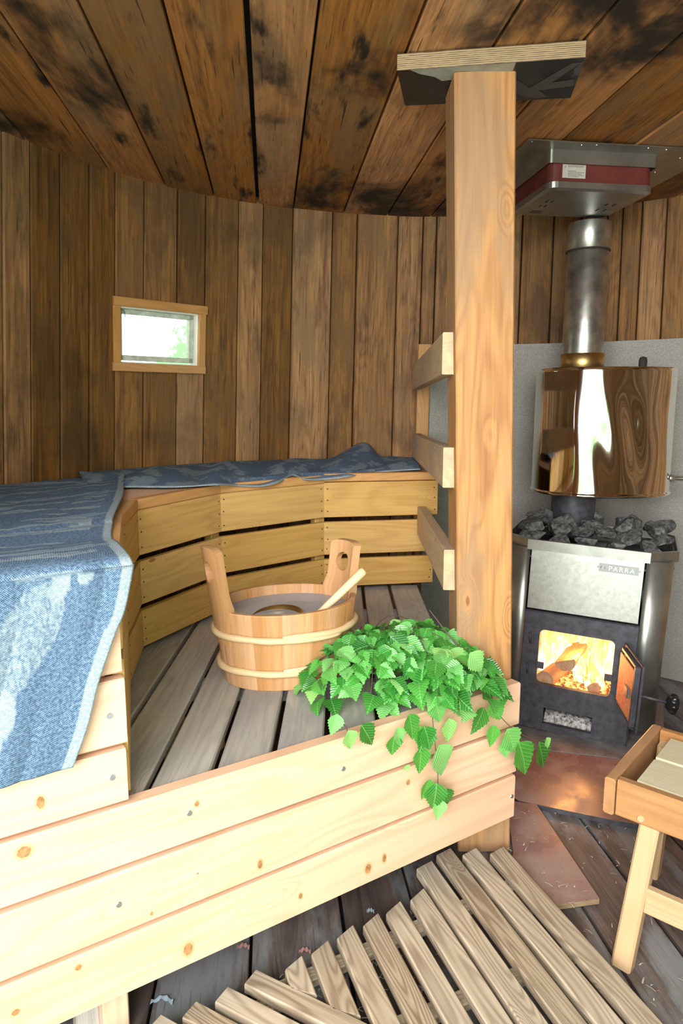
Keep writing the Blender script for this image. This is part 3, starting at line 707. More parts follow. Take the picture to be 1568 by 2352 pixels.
# handle staves: curved, with an oval hole
for side in (0, 1):
    base = math.pi+0.12 if side else 0.24
    half = 0.30 if side else 0.34; nu, nv = 20, 26; H1 = 0.405 if side else 0.375
    mb = MB(); off = roff()
    def hp(u, v, inner):
        z = BH*0.55 + (H1 - BH*0.55)*v; A, Bb = bdim(z); ex = 0.005 if not inner else -0.020
        ww = half*(1 - 0.12*max(0, v-0.35) + 0.22*math.exp(-((z-BH)/0.028)**2)); an = base + u*ww
        top = 0
        if v > 0.93: top = -0.010*(abs(u)**4)*(v-0.93)/0.07
        return bell(an, A+ex, Bb+ex, z+top)
    # hole region in (u,v)
    keep = {}
    def inhole(i, j):
        u = -1 + 2*(i+0.5)/nu; v = (j+0.5)/nv
        return (u/0.55)**2 + ((v-0.74)/0.115)**2 < 1.0
    vs_ = []; wc = []
    def snap(u, v):
        # push grid points close to the hole onto its rim
        q = math.hypot(u/0.55, (v-0.74)/0.115)
        if 0.70 < q < 1.28: return u/q, 0.74 + (v-0.74)/q
        return u, v
    for inner in (False, True):
        for j in range(nv+1):
            for i in range(nu+1):
                u, v = snap(-1+2*i/nu, j/nv)
                vs_.append(hp(u, v, inner)); wc.append(off + V((v*0.3, u*0.05, 0.01*inner)))
    N1 = (nu+1)*(nv+1); fs2 = []
    idx = lambda i, j, k: k*N1 + j*(nu+1) + i
    hole = {(i, j) for i in range(nu) for j in range(nv) if inhole(i, j)}
    for i in range(nu):
        for j in range(nv):
            if (i, j) in hole: continue
            fs2.append([idx(i, j, 0), idx(i+1, j, 0), idx(i+1, j+1, 0), idx(i, j+1, 0)])
            fs2.append([idx(i, j, 1), idx(i, j+1, 1), idx(i+1, j+1, 1), idx(i+1, j, 1)])
            for (di, dj, e0, e1) in ((-1, 0, (i, j), (i, j+1)), (1, 0, (i+1, j+1), (i+1, j)), (0, -1, (i+1, j), (i, j)), (0, 1, (i, j+1), (i+1, j+1))):
                ni_, nj_ = i+di, j+dj
                if (ni_, nj_) in hole or ni_ < 0 or nj_ < 0 or ni_ >= nu or nj_ >= nv:
                    fs2.append([idx(*e0, 0), idx(*e1, 0), idx(*e1, 1), idx(*e0, 1)])
    mb.add(vs_, fs2, wc, 0.4 if side else 0.55); mb.build('handle', M['bucket'], bk, local=True)
for hz in (0.155, 0.055):
    mb = MB(); pts = []; rads_ = []
    for k in range(83):
        an = R(252) + 2*math.pi*k/72; A, Bb = bdim(hz); e0 = max(0, 1-k/11); e1 = max(0, 1-(82-k)/11)
        pts.append(bell(an, A+0.006+0.004*e1, Bb+0.006+0.004*e1, hz + 0.007*min(1, e0*1.6) - 0.006*min(1, e1*1.6) + 0.0012*math.sin(k*0.6))); rads_.append(0.0098*(1-0.45*e0**2)*(1-0.5*e1**2)*(1+0.06*math.sin(k*1.1)))
    tube(mb, pts, rads_, 10)
    mb2 = mb; mb2.build('hoop', M['hoop'], bk, local=True)
# water
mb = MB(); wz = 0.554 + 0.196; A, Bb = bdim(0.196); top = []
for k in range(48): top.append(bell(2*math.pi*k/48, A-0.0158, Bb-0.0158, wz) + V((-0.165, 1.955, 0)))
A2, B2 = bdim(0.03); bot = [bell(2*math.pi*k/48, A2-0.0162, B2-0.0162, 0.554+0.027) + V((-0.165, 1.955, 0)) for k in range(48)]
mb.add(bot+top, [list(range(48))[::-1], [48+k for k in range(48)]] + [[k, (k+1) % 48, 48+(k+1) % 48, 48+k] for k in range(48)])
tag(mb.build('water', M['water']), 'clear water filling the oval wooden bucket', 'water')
# ladle
ld = empty('sauna_ladle', (-0.17, 1.90, 0.63), 'brass ladle with a round pale wooden handle resting in the bucket water', 'ladle')
hA = up3(742, 1400, 1.90); hB = up3(836, 1310, 1.93)
mb = MB(); d_ = (hB-hA).normalized(); pts = [hA - d_*0.05, hA, hA.lerp(hB, 0.5), hB - d_*0.008, hB]
tube(mb, pts, [0.0095, 0.0105, 0.0125, 0.0135, 0.0115], 14); mb.build('handle', M['hoop'], ld)
mb = MB(); bc = V((-0.182, 1.872, 0.751))
lathe(mb, [(0.001, -0.045), (0.040, -0.036), (0.064, -0.020), (0.073, 0.004), (0.071, 0.004), (0.062, -0.017), (0.038, -0.032), (0.001, -0.042)], seg=36, org=bc, rot=Euler((R(6), R(-4), 0)).to_matrix())
mb.build('bowl', M['brass'], ld)
mb = MB(); tube(mb, [bc + V((0.058, 0.01, -0.01)), hA - d_*0.05 + V((0, 0, -0.005))], 0.004, 8); mb.build('shank', M['brass'], ld)

# ------------------------------------------------------------------ birch whisk
random.seed(5)
wh = empty('birch_whisk', (0.15, 1.86, 0.555), 'bundle of fresh green birch leaves and twigs draped over the bench corner', 'birch whisk')
def leaf(mb, pos, tip, nrm, size, rn, fold=0.25, curl=0.25):
    tip = V(tip).normalized(); nrm = V(nrm); nrm = (nrm - tip*nrm.dot(tip)).normalized(); side = tip.cross(nrm)
    # outline: x along 0..1, half width y
    k = 16; prof = []
    for i in range(k+1):
        x = i/k
        y = 0.40*math.sin(math.pi*min(1, (x+0.015)**0.62))**0.9 if x < 1 else 0
        y = (0.40*math.sin(math.pi/2*min(1, x/0.36))**0.62 if x < 0.36 else 0.40*(((1-x)/0.64)**0.95*0.8 + 0.2*math.cos(math.pi/2*(x-0.36)/0.64)))
        prof.append((x, max(0.0, y)))
    vs_ = []; wc = []
    def P(x, y):
        z = fold*abs(y) - curl*(x-0.35)**2 - 0.10*y*y + 0.02*math.sin(x*9+rn*20)*abs(y)*2
        return V(pos) + (tip*x + side*y + nrm*z)*size
    row = []
    for i, (x, y) in enumerate(prof):
        j = 1.0
        xs = x
        if 0 < i < k:
            j = 1.09 if i % 2 else 0.93
            xs = x + (0.02 if i % 2 else -0.01)
        c = len(vs_); vs_ += [P(xs, -y*j), P(x, -y*0.5), P(x, 0), P(x, y*0.5), P(xs, y*j)]
        wc += [V((x, -y, 0)), V((x, -y*0.5, 0)), V((x, 0, 0)), V((x, y*0.5, 0)), V((x, y, 0))]
    fs2 = []
    for i in range(k):
        for q in range(4): fs2.append([i*5+q, i*5+q+1, (i+1)*5+q+1, (i+1)*5+q])
    mb.add(vs_, fs2, wc, rn, 0, True)
    return mb
mb = MB(); Mc = V((0.155, 1.865, 0.56)); ax = V((0.87, 0.49, 0)); ay_ = V((-0.49, 0.87, 0)); camp = V((0, 0, 1.35))
cnt = 0
def mound(a, b):
    r2 = a*a + b*b; h = 0.135*max(0, 1-r2)**0.5 + 0.012
    return Mc + ax*a*0.285 + ay_*b*0.185 + Zv*h
for i in range(440):
    while True:
        a, b = random.uniform(-1.05, 1.05), random.uniform(-1.05, 1.05)
        if a*a+b*b < 1.08: break
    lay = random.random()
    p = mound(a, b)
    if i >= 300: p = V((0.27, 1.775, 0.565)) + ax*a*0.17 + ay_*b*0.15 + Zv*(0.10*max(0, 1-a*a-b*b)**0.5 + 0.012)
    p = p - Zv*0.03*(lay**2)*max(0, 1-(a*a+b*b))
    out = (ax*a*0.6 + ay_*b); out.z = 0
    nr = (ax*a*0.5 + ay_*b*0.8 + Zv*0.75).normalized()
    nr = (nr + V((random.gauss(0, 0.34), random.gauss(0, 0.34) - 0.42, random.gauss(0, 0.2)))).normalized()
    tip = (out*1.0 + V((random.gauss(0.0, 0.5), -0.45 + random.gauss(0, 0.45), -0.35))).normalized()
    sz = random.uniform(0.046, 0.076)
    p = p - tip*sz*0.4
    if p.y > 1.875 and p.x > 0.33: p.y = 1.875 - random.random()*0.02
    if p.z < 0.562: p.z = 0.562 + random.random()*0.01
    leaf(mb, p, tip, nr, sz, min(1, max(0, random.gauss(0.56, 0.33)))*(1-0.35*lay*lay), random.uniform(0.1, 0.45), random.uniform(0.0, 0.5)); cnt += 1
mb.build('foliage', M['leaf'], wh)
for i in range(20):
    a0, b0 = random.uniform(-0.2, 0.3), random.uniform(0.1, 0.9); a1, b1 = a0 + random.uniform(-0.8, 0.7), b0 - random.uniform(0.3, 1.2)
    q = math.hypot(a1, b1)
    if q > 1.0: a1 /= q; b1 /= q
    mb = MB(); pts = []
    for t in (0, 0.25, 0.5, 0.75, 1):
        p = mound(a0+(a1-a0)*t, b0+(b1-b0)*t) + Zv*(random.uniform(-0.012, 0.014)); pts.append(p)
    pts = [p + V((random.uniform(-0.012, 0.012), random.uniform(-0.012, 0.012), -0.004)) for p in pts]; tube(mb, catmull(pts, 14), 0.0009, 5); mb.build('twig', M['twig'], wh)
# arching twigs at the back
for pts in (((838, 1490), (870, 1430), (905, 1414), (945, 1425)), ((700, 1540), (760, 1500), (800, 1490), (830, 1440)), ((985, 1400), (1040, 1470), (1100, 1530), (1110, 1580))):
    mb = MB(); Ys = (2.02, 2.08, 2.1, 2.1) if pts[0][0] == 838 else ((1.80, 1.85, 1.9, 2.0) if pts[0][0] == 700 else (1.88, 1.84, 1.80, 1.78))
    tube(mb, catmull([up3(p[0], p[1], y) for p, y in zip(pts, Ys)], 14), 0.0017, 6); mb.build('twig', M['twig'], wh)
def sprig(stem, leaves, o=0.03):
    """stem and leaves hanging just clear of the front boards; each leaf = (base px, tip px, tone, clearance)"""
    mb = MB(); tube(mb, catmull([on_front(x, y, oo) for (x, y, oo) in stem], 16), 0.0012, 5); st = mb.build('sprig', M['twig'], wh)
    for (x0, y0, x1, y1, rn, oo) in leaves:
        a = on_front(x0, y0, oo); b = on_front(x1, y1, oo + random.uniform(-0.012, 0.006))
        mb = MB(); n = (FN + V((random.gauss(0, 0.2), -0.2, 0.3+random.gauss(0, 0.15)))).normalized()
        leaf(mb, a, b-a, n, (b-a).length*1.0, rn, random.uniform(0.12, 0.3), random.uniform(0.0, 0.25)); mb.build('leaf', M['leaf'], st)
sprig([(992, 1640, 0.03), (998, 1700, 0.045), (1005, 1770, 0.04), (1004, 1810, 0.035)],
      [(965, 1668, 968, 1722, 0.45, 0.04), (975, 1670, 990, 1725, 0.30, 0.05), (985, 1668, 962, 1730, 0.2, 0.045), (1010, 1712, 1018, 1785, 0.88, 0.055), (968, 1716, 962, 1778, 0.35, 0.035),
       (1003, 1800, 995, 1862, 0.22, 0.045), (985, 1790, 968, 1838, 0.5, 0.04), (1018, 1812, 1024, 1856, 0.12, 0.04), (1010, 1836, 1004, 1886, 0.9, 0.035), (940, 1756, 925, 1772, 0.95, 0.03), (912, 1672, 920, 1716, 0.85, 0.04), (905, 1690, 900, 1735, 0.3, 0.035)])
sprig([(1100, 1580, 0.03), (1140, 1635, 0.045), (1175, 1672, 0.05), (1215, 1695, 0.05), (1250, 1705, 0.05)],
      [(1112, 1575, 1132, 1610, 0.05, 0.04), (1130, 1608, 1150, 1655, 0.62, 0.05), (1112, 1625, 1085, 1690, 0.25, 0.045), (1133, 1665, 1127, 1718, 0.6, 0.045), (1165, 1675, 1185, 1730, 0.72, 0.055),
       (1158, 1700, 1163, 1742, 0.75, 0.045), (1192, 1705, 1212, 1782, 0.35, 0.06), (1238, 1705, 1250, 1764, 0.15, 0.05), (1255, 1694, 1258, 1720, 0.98, 0.05), (1080, 1500, 1110, 1545, 0.92, 0.03)])
sprig([(760, 1640, 0.02), (790, 1665, 0.035), (802, 1690, 0.035)],
      [(800, 1678, 806, 1722, 0.97, 0.04), (830, 1665, 858, 1712, 0.1, 0.045), (775, 1640, 760, 1690, 0.8, 0.03), (1032, 1650, 1028, 1708, 0.95, 0.035), (1050, 1580, 1065, 1650, 0.8, 0.04), (1000, 1600, 1010, 1660, 0.7, 0.04), (940, 1640, 950, 1700, 0.4, 0.04)])

# ------------------------------------------------------------------ cement board heat shield
cb = MB(); ang = [90.6 - k*1.5 for k in range(35)]
vs_ = []
for o in (0.012, 0.022):
    for z in (0.0, 1.632):
        for a in ang: vs_.append(wp(a, z, o))
n = len(ang); fs2 = []
for k in range(n-1):
    fs2 += [[2*n+k, 2*n+k+1, 3*n+k+1, 3*n+k], [k, n+k, n+k+1, k+1], [n+k, 3*n+k, 3*n+k+1, n+k+1], [k, k+1, 2*n+k+1, 2*n+k]]
fs2 += [[0, 2*n, 3*n, n], [n-1, 2*n-1, 4*n-1, 3*n-1]]
cb.add(vs_, fs2)
tag(cb.build('cement_board', M['cement']), 'flecked grey cement heat shield curving along the wall behind the stove', 'heat shield')

# ------------------------------------------------------------------ hearth sheets
hb = MB()
pts = [(0.60, 2.13, 0.001), (0.852, 2.030, 0.001), (1.02, 1.975, 0.001), (1.45, 2.9, 0.001), (0.85, 3.2, 0.001), (0.50, 2.30, 0.001)]
prism(hb, pts, (0, 0, 0.017), mats=(0, 0, 1))
tag(hb.build('hearth_board', [M['phenolic'], M['iron']]), 'reddish film-faced hearth board in front of and under the stove', 'hearth board')
hb = MB(); pts = [(0.66, 2.50, 0.0185), (1.19, 2.37, 0.0185), (1.33, 2.85, 0.0185), (0.86, 3.1, 0.0185)]
prism(hb, pts, (0, 0, 0.003))
tag(hb.build('hearth_sheet', M['hearth']), 'ash-dusted metal sheet right under the stove', 'hearth sheet')
hb = MB(); pts = [(0.560, 2.135, 0.019), (0.655, 2.110, 0.019), (0.702, 1.668, 0.019), (0.560, 1.642, 0.019), (0.40, 1.60, 0.019), (0.515, 1.86, 0.019)]
pts = [(p[0], p[1], 0.001) for p in pts]
prism(hb, pts, (0, 0, 0.0165), mats=(0, 0, 1))
tag(hb.build('plywood_offcut', [M['phenolic'], M['ply']]), 'scuffed reddish plywood offcut on the floor between the post and the duckboard', 'plywood offcut')

# ------------------------------------------------------------------ stove (local: x along its front, y to the back, z up)
STV = empty('sauna_stove', (0.918, 2.58, 0.0215), 'steel wood-burning stove with open fire door topped with stones', 'stove', rot=(0, R(2.2), R(-24)))
SM = Matrix.Translation(STV.location) @ Euler((0, R(2.2), R(-24))).to_matrix().to_4x4()
def lbox(mb, x0, x1, y0, y1, z0, z1, ch=0.002, mat=0):
    return board(mb, ((x0+x1)/2, (y0+y1)/2, z0), ((x0+x1)/2, (y0+y1)/2, z1), (1, 0, 0), x1-x0, y1-y0, ch, mat)
# iron body with firebox and ash opening: front plate made as a ring of pieces in one mesh
mb = MB(); fx0, fx1, fz0, fz1 = -0.148, 0.134, 0.195, 0.425; axx0, axx1, az0, az1 = -0.108, 0.080, 0.028, 0.098; bw = 0.215; PT = 0.006
def rr(x0, x1, z0, z1, r, n=6):
    out = []
    for (cx_, cz_, s0) in ((x1-r, z1-r, 0), (x0+r, z1-r, 90), (x0+r, z0+r, 180), (x1-r, z0+r, 270)):
        for k in range(n+1):
            a = R(s0 + 90*k/n); out.append((cx_+r*math.cos(a), cz_+r*math.sin(a)))
    return out
def plate_with_hole(mb, X0, X1, Z0, Z1, hole, y, t, mat=0):
    """front plate between outer rectangle and hole outline, with reveal"""
    cx_, cz_ = (hole[0][0]+hole[len(hole)//2][0])/2, (hole[0][1]+hole[len(hole)//2][1])/2
    outer = []
    for (x, z) in hole:
        dx, dz = x-cx_, z-cz_; k = 1e9
        if dx > 1e-9: k = min(k, (X1-cx_)/dx)
        if dx < -1e-9: k = min(k, (X0-cx_)/dx)
        if dz > 1e-9: k = min(k, (Z1-cz_)/dz)
        if dz < -1e-9: k = min(k, (Z0-cz_)/dz)
        outer.append([cx_+dx*k, cz_+dz*k])
    for (X, Z) in ((X0, Z0), (X1, Z0), (X1, Z1), (X0, Z1)):
        i = min(range(len(outer)), key=lambda i: (outer[i][0]-X)**2+(outer[i][1]-Z)**2); outer[i] = [X, Z]
    n = len(hole); vs_ = [(x, y, z) for x, z in outer] + [(x, y, z) for x, z in hole] + [(x, y+t, z) for x, z in hole]
    fs2 = []
    for k in range(n):
        k2 = (k+1) % n; fs2 += [[k, k2, n+k2, n+k], [n+k, n+k2, 2*n+k2, 2*n+k]]
    mb.add(vs_, fs2, mat=mat)
plate_with_hole(mb, -bw, bw, 0.12, 0.50, rr(fx0, fx1, fz0, fz1, 0.02), 0, 0.022)
plate_with_hole(mb, -bw, bw, 0.0, 0.12, rr(axx0, axx1, az0, az1, 0.001, 1), 0, 0.022)
# sides, back, top of iron body
lbox(mb, -bw, -bw+0.006, 0.0, 0.44, 0, 0.50); lbox(mb, bw-0.006, bw, 0.0, 0.44, 0, 0.50)
lbox(mb, -bw, bw, 0.434, 0.44, 0, 0.72); lbox(mb, -bw, bw, 0, 0.44, 0.494, 0.50)
lbox(mb, -bw, bw, 0.004, 0.43, 0.128, 0.134)
mb.build('firebox', M['iron'], STV, local=True)
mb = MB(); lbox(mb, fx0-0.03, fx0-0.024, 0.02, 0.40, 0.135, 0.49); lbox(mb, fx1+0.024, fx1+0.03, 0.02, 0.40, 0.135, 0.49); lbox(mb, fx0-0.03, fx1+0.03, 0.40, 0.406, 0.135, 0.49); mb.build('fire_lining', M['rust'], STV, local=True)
# small catches at the opening
for x0, x1 in ((fx0-0.004, fx0+0.026), (fx1-0.026, fx1+0.004)):
    mb = MB(); lbox(mb, x0, x1, -0.004, 0.004, 0.262, 0.288); mb.build('door_catch', M['iron'], STV, local=True)
# hinge marks left
for z0 in (0.23, 0.36):
    mb = MB(); tube(mb, [(-0.183, -0.001, z0), (-0.186, -0.001, z0+0.045)], 0.004, 8); mb.build('weld', M['iron'], STV, local=True)
# shell: side columns wrapping round, bent sheet
def column(sg):
    path = [(0.213, -0.002), (0.222, -0.010), (0.250, -0.006), (0.285, 0.012), (0.302, 0.045), (0.308, 0.10), (0.308, 0.40), (0.295, 0.45), (0.25, 0.475), (0.15, 0.478)]
    if sg < 0: path = [(-x, y) for x, y in path][::-1]
    pp = catmull([(x, y, 0) for x, y in path], 40); m = MB(); vs_ = []; t = 0.002
    for z in (0.085, 0.755):
        for p in pp: vs_.append((p.x, p.y, z))
    for z in (0.085, 0.755):
        for i, p in enumerate(pp):
            c = V((0.0, 0.24, 0)); q = p + (c-p).normalized()*0.003; vs_.append((q.x, q.y, z))
    n = len(pp); fs2 = []
    for k in range(n-1):
        fs2 += [[k, k+1, n+k+1, n+k], [2*n+k, 3*n+k, 3*n+k+1, 2*n+k+1], [k, 2*n+k, 2*n+k+1, k+1], [n+k, n+k+1, 3*n+k+1, 3*n+k]]
    fs2 += [[0, n, 3*n, 2*n], [n-1, 3*n-1, 4*n-1, 2*n-1]]
    m.add(vs_, fs2, smooth=True); return m
for sg in (1, -1): column(sg).build('side_shell', M['steel'], STV, local=True)
mb = MB(); board(mb, (-0.205, -0.004, 0.632), (0.205, -0.004, 0.632), (0, 0, 1), 0.246, 0.008, 0.003)
fpn = mb.build('front_panel', M['panel_steel'], STV, local=True)
# rim
def ringpts(o):
    base = [(-0.215, 0), (0.215, 0), (0.31, 0.085), (0.31, 0.40), (0.24, 0.48), (-0.24, 0.48), (-0.31, 0.40), (-0.31, 0.085)]
    c = V((0, 0.24, 0)); return [V((x, y, 0)) + (V((x, y, 0))-c).normalized()*o for x, y in base]
mb = MB(); vs_ = []; lay = [(0.012, 0.748), (0.012, 0.788), (0.004, 0.790), (0.002, 0.788), (0.002, 0.748)]
for (o, z) in lay:
    for p in ringpts(o): vs_.append((p.x, p.y, z))
n = 8; fs2 = [[i*n+k, i*n+(k+1) % n, (i+1)*n+(k+1) % n, (i+1)*n+k] for i in range(4) for k in range(n)]
mb.add(vs_, fs2); mb.build('rim', M['steel'], STV, local=True)
mb = MB(); prism(mb, [(p.x, p.y, 0.715) for p in ringpts(0)], (0, 0, 0.006)); mb.build('stone_tray', M['iron'], STV, local=True)
# name plate with raised word
mb = MB(); board(mb, (0.048, -0.0095, 0.712), (0.188, -0.0095, 0.712), (0, 0, 1), 0.030, 0.003, 0.001)
for x in (0.044, 0.192): disc(mb, (x, -0.0085, 0.712), (0, -1, 0), 0.0035, 0, 0.002)
npl = mb.build('name_plate', simple('plate_grey', (0.30, 0.31, 0.30), 0.45, 0.5), STV, local=True)
cu = bpy.data.curves.new('word', 'FONT'); cu.body = 'PARRA'; cu.size = 0.026; cu.extrude = 0.0006; cu.align_x = 'CENTER'; cu.space_character = 1.25
to = bpy.data.objects.new('tmp', cu); C.objects.link(to); bpy.context.view_layer.update()
me = bpy.data.meshes.new_from_object(to.evaluated_get(bpy.context.evaluated_depsgraph_get())); bpy.data.objects.remove(to)
me.transform(Matrix.Translation((0.128, -0.0118, 0.7025)) @ Matrix.Rotation(R(90), 4, 'X')); me.materials.clear(); me.materials.append(simple('plate_print', (0.80, 0.82, 0.80), 0.4, 0.2))
wo_ = bpy.data.objects.new('lettering', me); C.objects.link(wo_); wo_.parent = npl
mb = MB(); tube(mb, [(0.062+0.008*math.cos(a/10*6.283), -0.0113, 0.712+0.006*math.sin(a/10*6.283)) for a in range(10)], 0.0011, 6, closed=True); mb.build('emblem', M['screw'], npl, local=True)
# ash
mb = MB(); P = []
for i in range(14):
    P.append([V((axx0+0.002 + (axx1-axx0-0.004)*j/24, 0.012 + 0.18*i/13, 0.008 + 0.052*min(1, i/3.0) + 0.010*mnoise.noise(V((j*0.6, i*0.7, 2))))) for j in range(25)])
grid(mb, P); mb.build('ash_bed', M['ash'], STV, local=True)
# door, swung open
hx, hy = 0.172, -0.010; dvec = V((0.27, -0.96, 0)).normalized(); dth = V((dvec.y, -dvec.x, 0))  # dth points to the inner (left) side
if dth.x > 0: dth = -dth
DL = 0.235
door = MB(); c0 = V((hx, hy, 0.305)); board(door, c0, c0 + dvec*DL, (0, 0, 1), 0.25, 0.008, 0.003); dr = door.build('door', M['iron'], STV, local=True)
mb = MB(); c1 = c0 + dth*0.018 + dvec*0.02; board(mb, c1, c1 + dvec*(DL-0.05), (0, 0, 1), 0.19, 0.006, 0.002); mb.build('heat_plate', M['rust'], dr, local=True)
mb = MB()
for zz in (-0.108, 0.108): board(mb, c0 + dth*0.009 + dvec*0.02 + V((0, 0, zz)), c0 + dth*0.009 + dvec*(DL-0.02) + V((0, 0, zz)), (0, 0, 1), 0.012, 0.018, 0.001)
board(mb, c0 + dth*0.011 + dvec*(DL-0.022) + V((0, 0, -0.112)), c0 + dth*0.011 + dvec*(DL-0.022) + V((0, 0, 0.112)), dvec, 0.014, 0.022, 0.001)
mb.build('door_flange', M['iron'], dr, local=True)
mb = MB(); cc = c0 + dvec*(DL-0.07) + dth*0.026; board(mb, cc + V((0, 0, -0.018)), cc + V((0, 0, 0.018)), dvec, 0.045, 0.012, 0.004); mb.build('latch', M['steel'], dr, local=True)
mb = MB()
h0 = c0 + dvec*(DL-0.02) + V((0, 0, 0.01)); h1 = h0 - dth*0.10 + V((0, 0.0, -0.012)) + dvec*0.015
tube(mb, [h0, h1], 0.0055, 10); hn = mb.build('handle_rod', M['iron'], dr, local=True)
mb = MB(); ddn = (h1-h0).normalized(); q = ddn.to_track_quat('Z', 'Y').to_matrix()
vs_ = []; fs2 = []; seg = 48; prof = [(0.008, -0.012), (0.020, -0.008), (0.030, 0.004), (0.033, 0.014), (0.028, 0.024), (0.016, 0.029), (0.0005, 0.030)]
for (r, z) in prof:
    for k in range(seg):
        a = 2*math.pi*k/seg; r2 = r*(1+0.16*math.cos(6*a)*(1 if r > 0.018 else 0)); vs_.append(h1 + q @ V((r2*math.cos(a), r2*math.sin(a), z)))
for i in range(len(prof)-1):
    for k in range(seg): fs2.append([i*seg+k, i*seg+(k+1) % seg, (i+1)*seg+(k+1) % seg, (i+1)*seg+k])
mb.add(vs_, fs2, smooth=True); mb.build('knob', M['black'], hn, local=True)
# fire inside
random.seed(11)
FI = empty('fire', (0, 0, 0), 'bright orange fire burning in the open stove', 'fire')
FI.location = SM @ V((0, 0.1, 0.14)); FI.rotation_euler = STV.rotation_euler
def fl(p): return V(p) - V((0, 0.1, 0.14))
def flame(x, y, z, h, w, ph):
    mb = MB(); n, m = 18, 10; P = []; wcs = []
    for i in range(n+1):
        t = i/n; ww = w*(math.sin(math.pi*min(1, t*0.85+0.12))**0.8)*(1-t**2.5)+0.001; cxx = x + 0.03*math.sin(t*4+ph)*t; cyy = y + 0.015*math.sin(t*5+ph*2)
        row = []
        for j in range(m):
            a = 2*math.pi*j/m; row.append(fl((cxx+ww*math.cos(a), cyy+ww*0.45*math.sin(a), z+h*t)))
            wcs.append(V((cxx+ww*math.cos(a)+ph, cyy+ww*math.sin(a), t*0.3)))
        row.append(row[0]); wcs.append(wcs[-m]); P.append(row)
    grid(mb, P, wcs=wcs); return mb.build('flame', M['flame'], FI, local=True)
for (x, y, z, h, w) in ((-0.12, 0.15, 0.15, 0.31, 0.045), (-0.08, 0.23, 0.16, 0.32, 0.065), (-0.02, 0.28, 0.2, 0.28, 0.07), (0.05, 0.22, 0.16, 0.30, 0.055), (0.10, 0.17, 0.15, 0.29, 0.045), (0.02, 0.10, 0.15, 0.22, 0.028), (0.075, 0.09, 0.15, 0.17, 0.035), (0.11, 0.27, 0.15, 0.32, 0.06), (-0.13, 0.3, 0.2, 0.28, 0.06), (0.0, 0.34, 0.15, 0.33, 0.08), (0.045, 0.07, 0.15, 0.11, 0.02), (-0.10, 0.08, 0.15, 0.09, 0.018)):
    flame(x, y, z, h, w, random.uniform(0, 6))
mb = MB(); P = []
for i in range(12): P.append([fl((-0.165 + 0.325*j/20, 0.03 + 0.34*i/11, 0.138 + 0.05*min(1, i/2.0) + 0.018*mnoise.noise(V((j*0.8, i*0.9, 5))))) for j in range(21)])
grid(mb, P); mb.build('ember_bed', M['ember'], FI, local=True)
fl_l = bpy.data.lights.new('fire_light', 'POINT'); fl_l.energy = 9; fl_l.color = (1.0, 0.42, 0.13); fl_l.shadow_soft_size = 0.07
flo = bpy.data.objects.new('fire_light', fl_l); C.objects.link(flo); flo.location = SM @ V((0.0, 0.09, 0.32))
# logs
def firelog(name, a, b, r, half, label, rollx=0.0):
    a = SM @ V(a); b = SM @ V(b); d = (b-a).normalized(); x = d.cross(Zv).normalized(); y = x.cross(d)
    if rollx: qq = Matrix.Rotation(rollx, 3, d); x = qq @ x; y = qq @ y
    pf = [(math.cos(t), math.sin(t)*0.9) for t in [R(200 - 200*k/14)-R(10) for k in range(15)]] if half else [(math.cos(t), math.sin(t)) for t in [2*math.pi*k/18 for k in range(18)]]
    pf = [(u*r*(1+0.05*math.sin(k*1.7)), v*r*(1+0.04*math.cos(k*2.1))) for k, (u, v) in enumerate(pf)]
    n = len(pf); L = (b-a).length; vs_ = [a + x*u + y*v for u, v in pf] + [b + x*u + y*v for u, v in pf]; off = roff()
    wc = [off + V((0, u, v)) for u, v in pf] + [off + V((L, u, v)) for u, v in pf]
    mb = MB(); mb.add(vs_, [list(range(n))[::-1], [n+k for k in range(n)]] + [[k, (k+1) % n, n+(k+1) % n, n+k] for k in range(n)], wc, 0.5)
    o = mb.build(name, M['log']); return tag(o, label, 'log')
firelog('firewood_log', (-0.045, 0.035, 0.292), (-0.01, 0.26, 0.305), 0.042, True, 'half-round log with a pale cut end, highest in the fire', R(160))
firelog('firewood_log', (-0.115, 0.03, 0.205), (-0.04, 0.3, 0.21), 0.036, False, 'log low in the fire at the left', 0)
firelog('firewood_log', (0.075, 0.06, 0.195), (-0.03, 0.32, 0.22), 0.026, False, 'thin log low in the fire at the right', 0)
# stones
random.seed(3)
def stone(i, x, y, z, s_, label):
    c = SM @ V((x, y, z)); import bmesh
    bm = bmesh.new(); bmesh.ops.create_icosphere(bm, subdivisions=4, radius=1.0)
    sx, sy, sz = s_*random.uniform(0.9, 1.35), s_*random.uniform(0.75, 1.05), s_*random.uniform(0.55, 0.8)
    planes_ = [(V((random.gauss(0, 1), random.gauss(0, 1), random.gauss(0, 1))).normalized(), random.uniform(0.42, 0.75)) for _ in range(10)]
    for v in bm.verts:
        p = v.co.copy()
        for n_, d_ in planes_:
            k = p.dot(n_)
            if k > d_: p -= n_*(k-d_)
        p *= 1 + 0.03*mnoise.noise(p*4 + V((i, 0, 0)))
        v.co = V((p.x*sx, p.y*sy, p.z*sz))
    me = bpy.data.meshes.new('sauna_stone'); bm.to_mesh(me); bm.free(); me.materials.append(M['stone'])
    o = bpy.data.objects.new('sauna_stone', me); C.objects.link(o); o.location = c; o.rotation_euler = (random.uniform(-0.5, 0.5), random.uniform(-0.5, 0.5), random.uniform(0, 6.28))
    tag(o, label, 'stone', 'stones heaped on top of the stove')
k = 0
spots = []
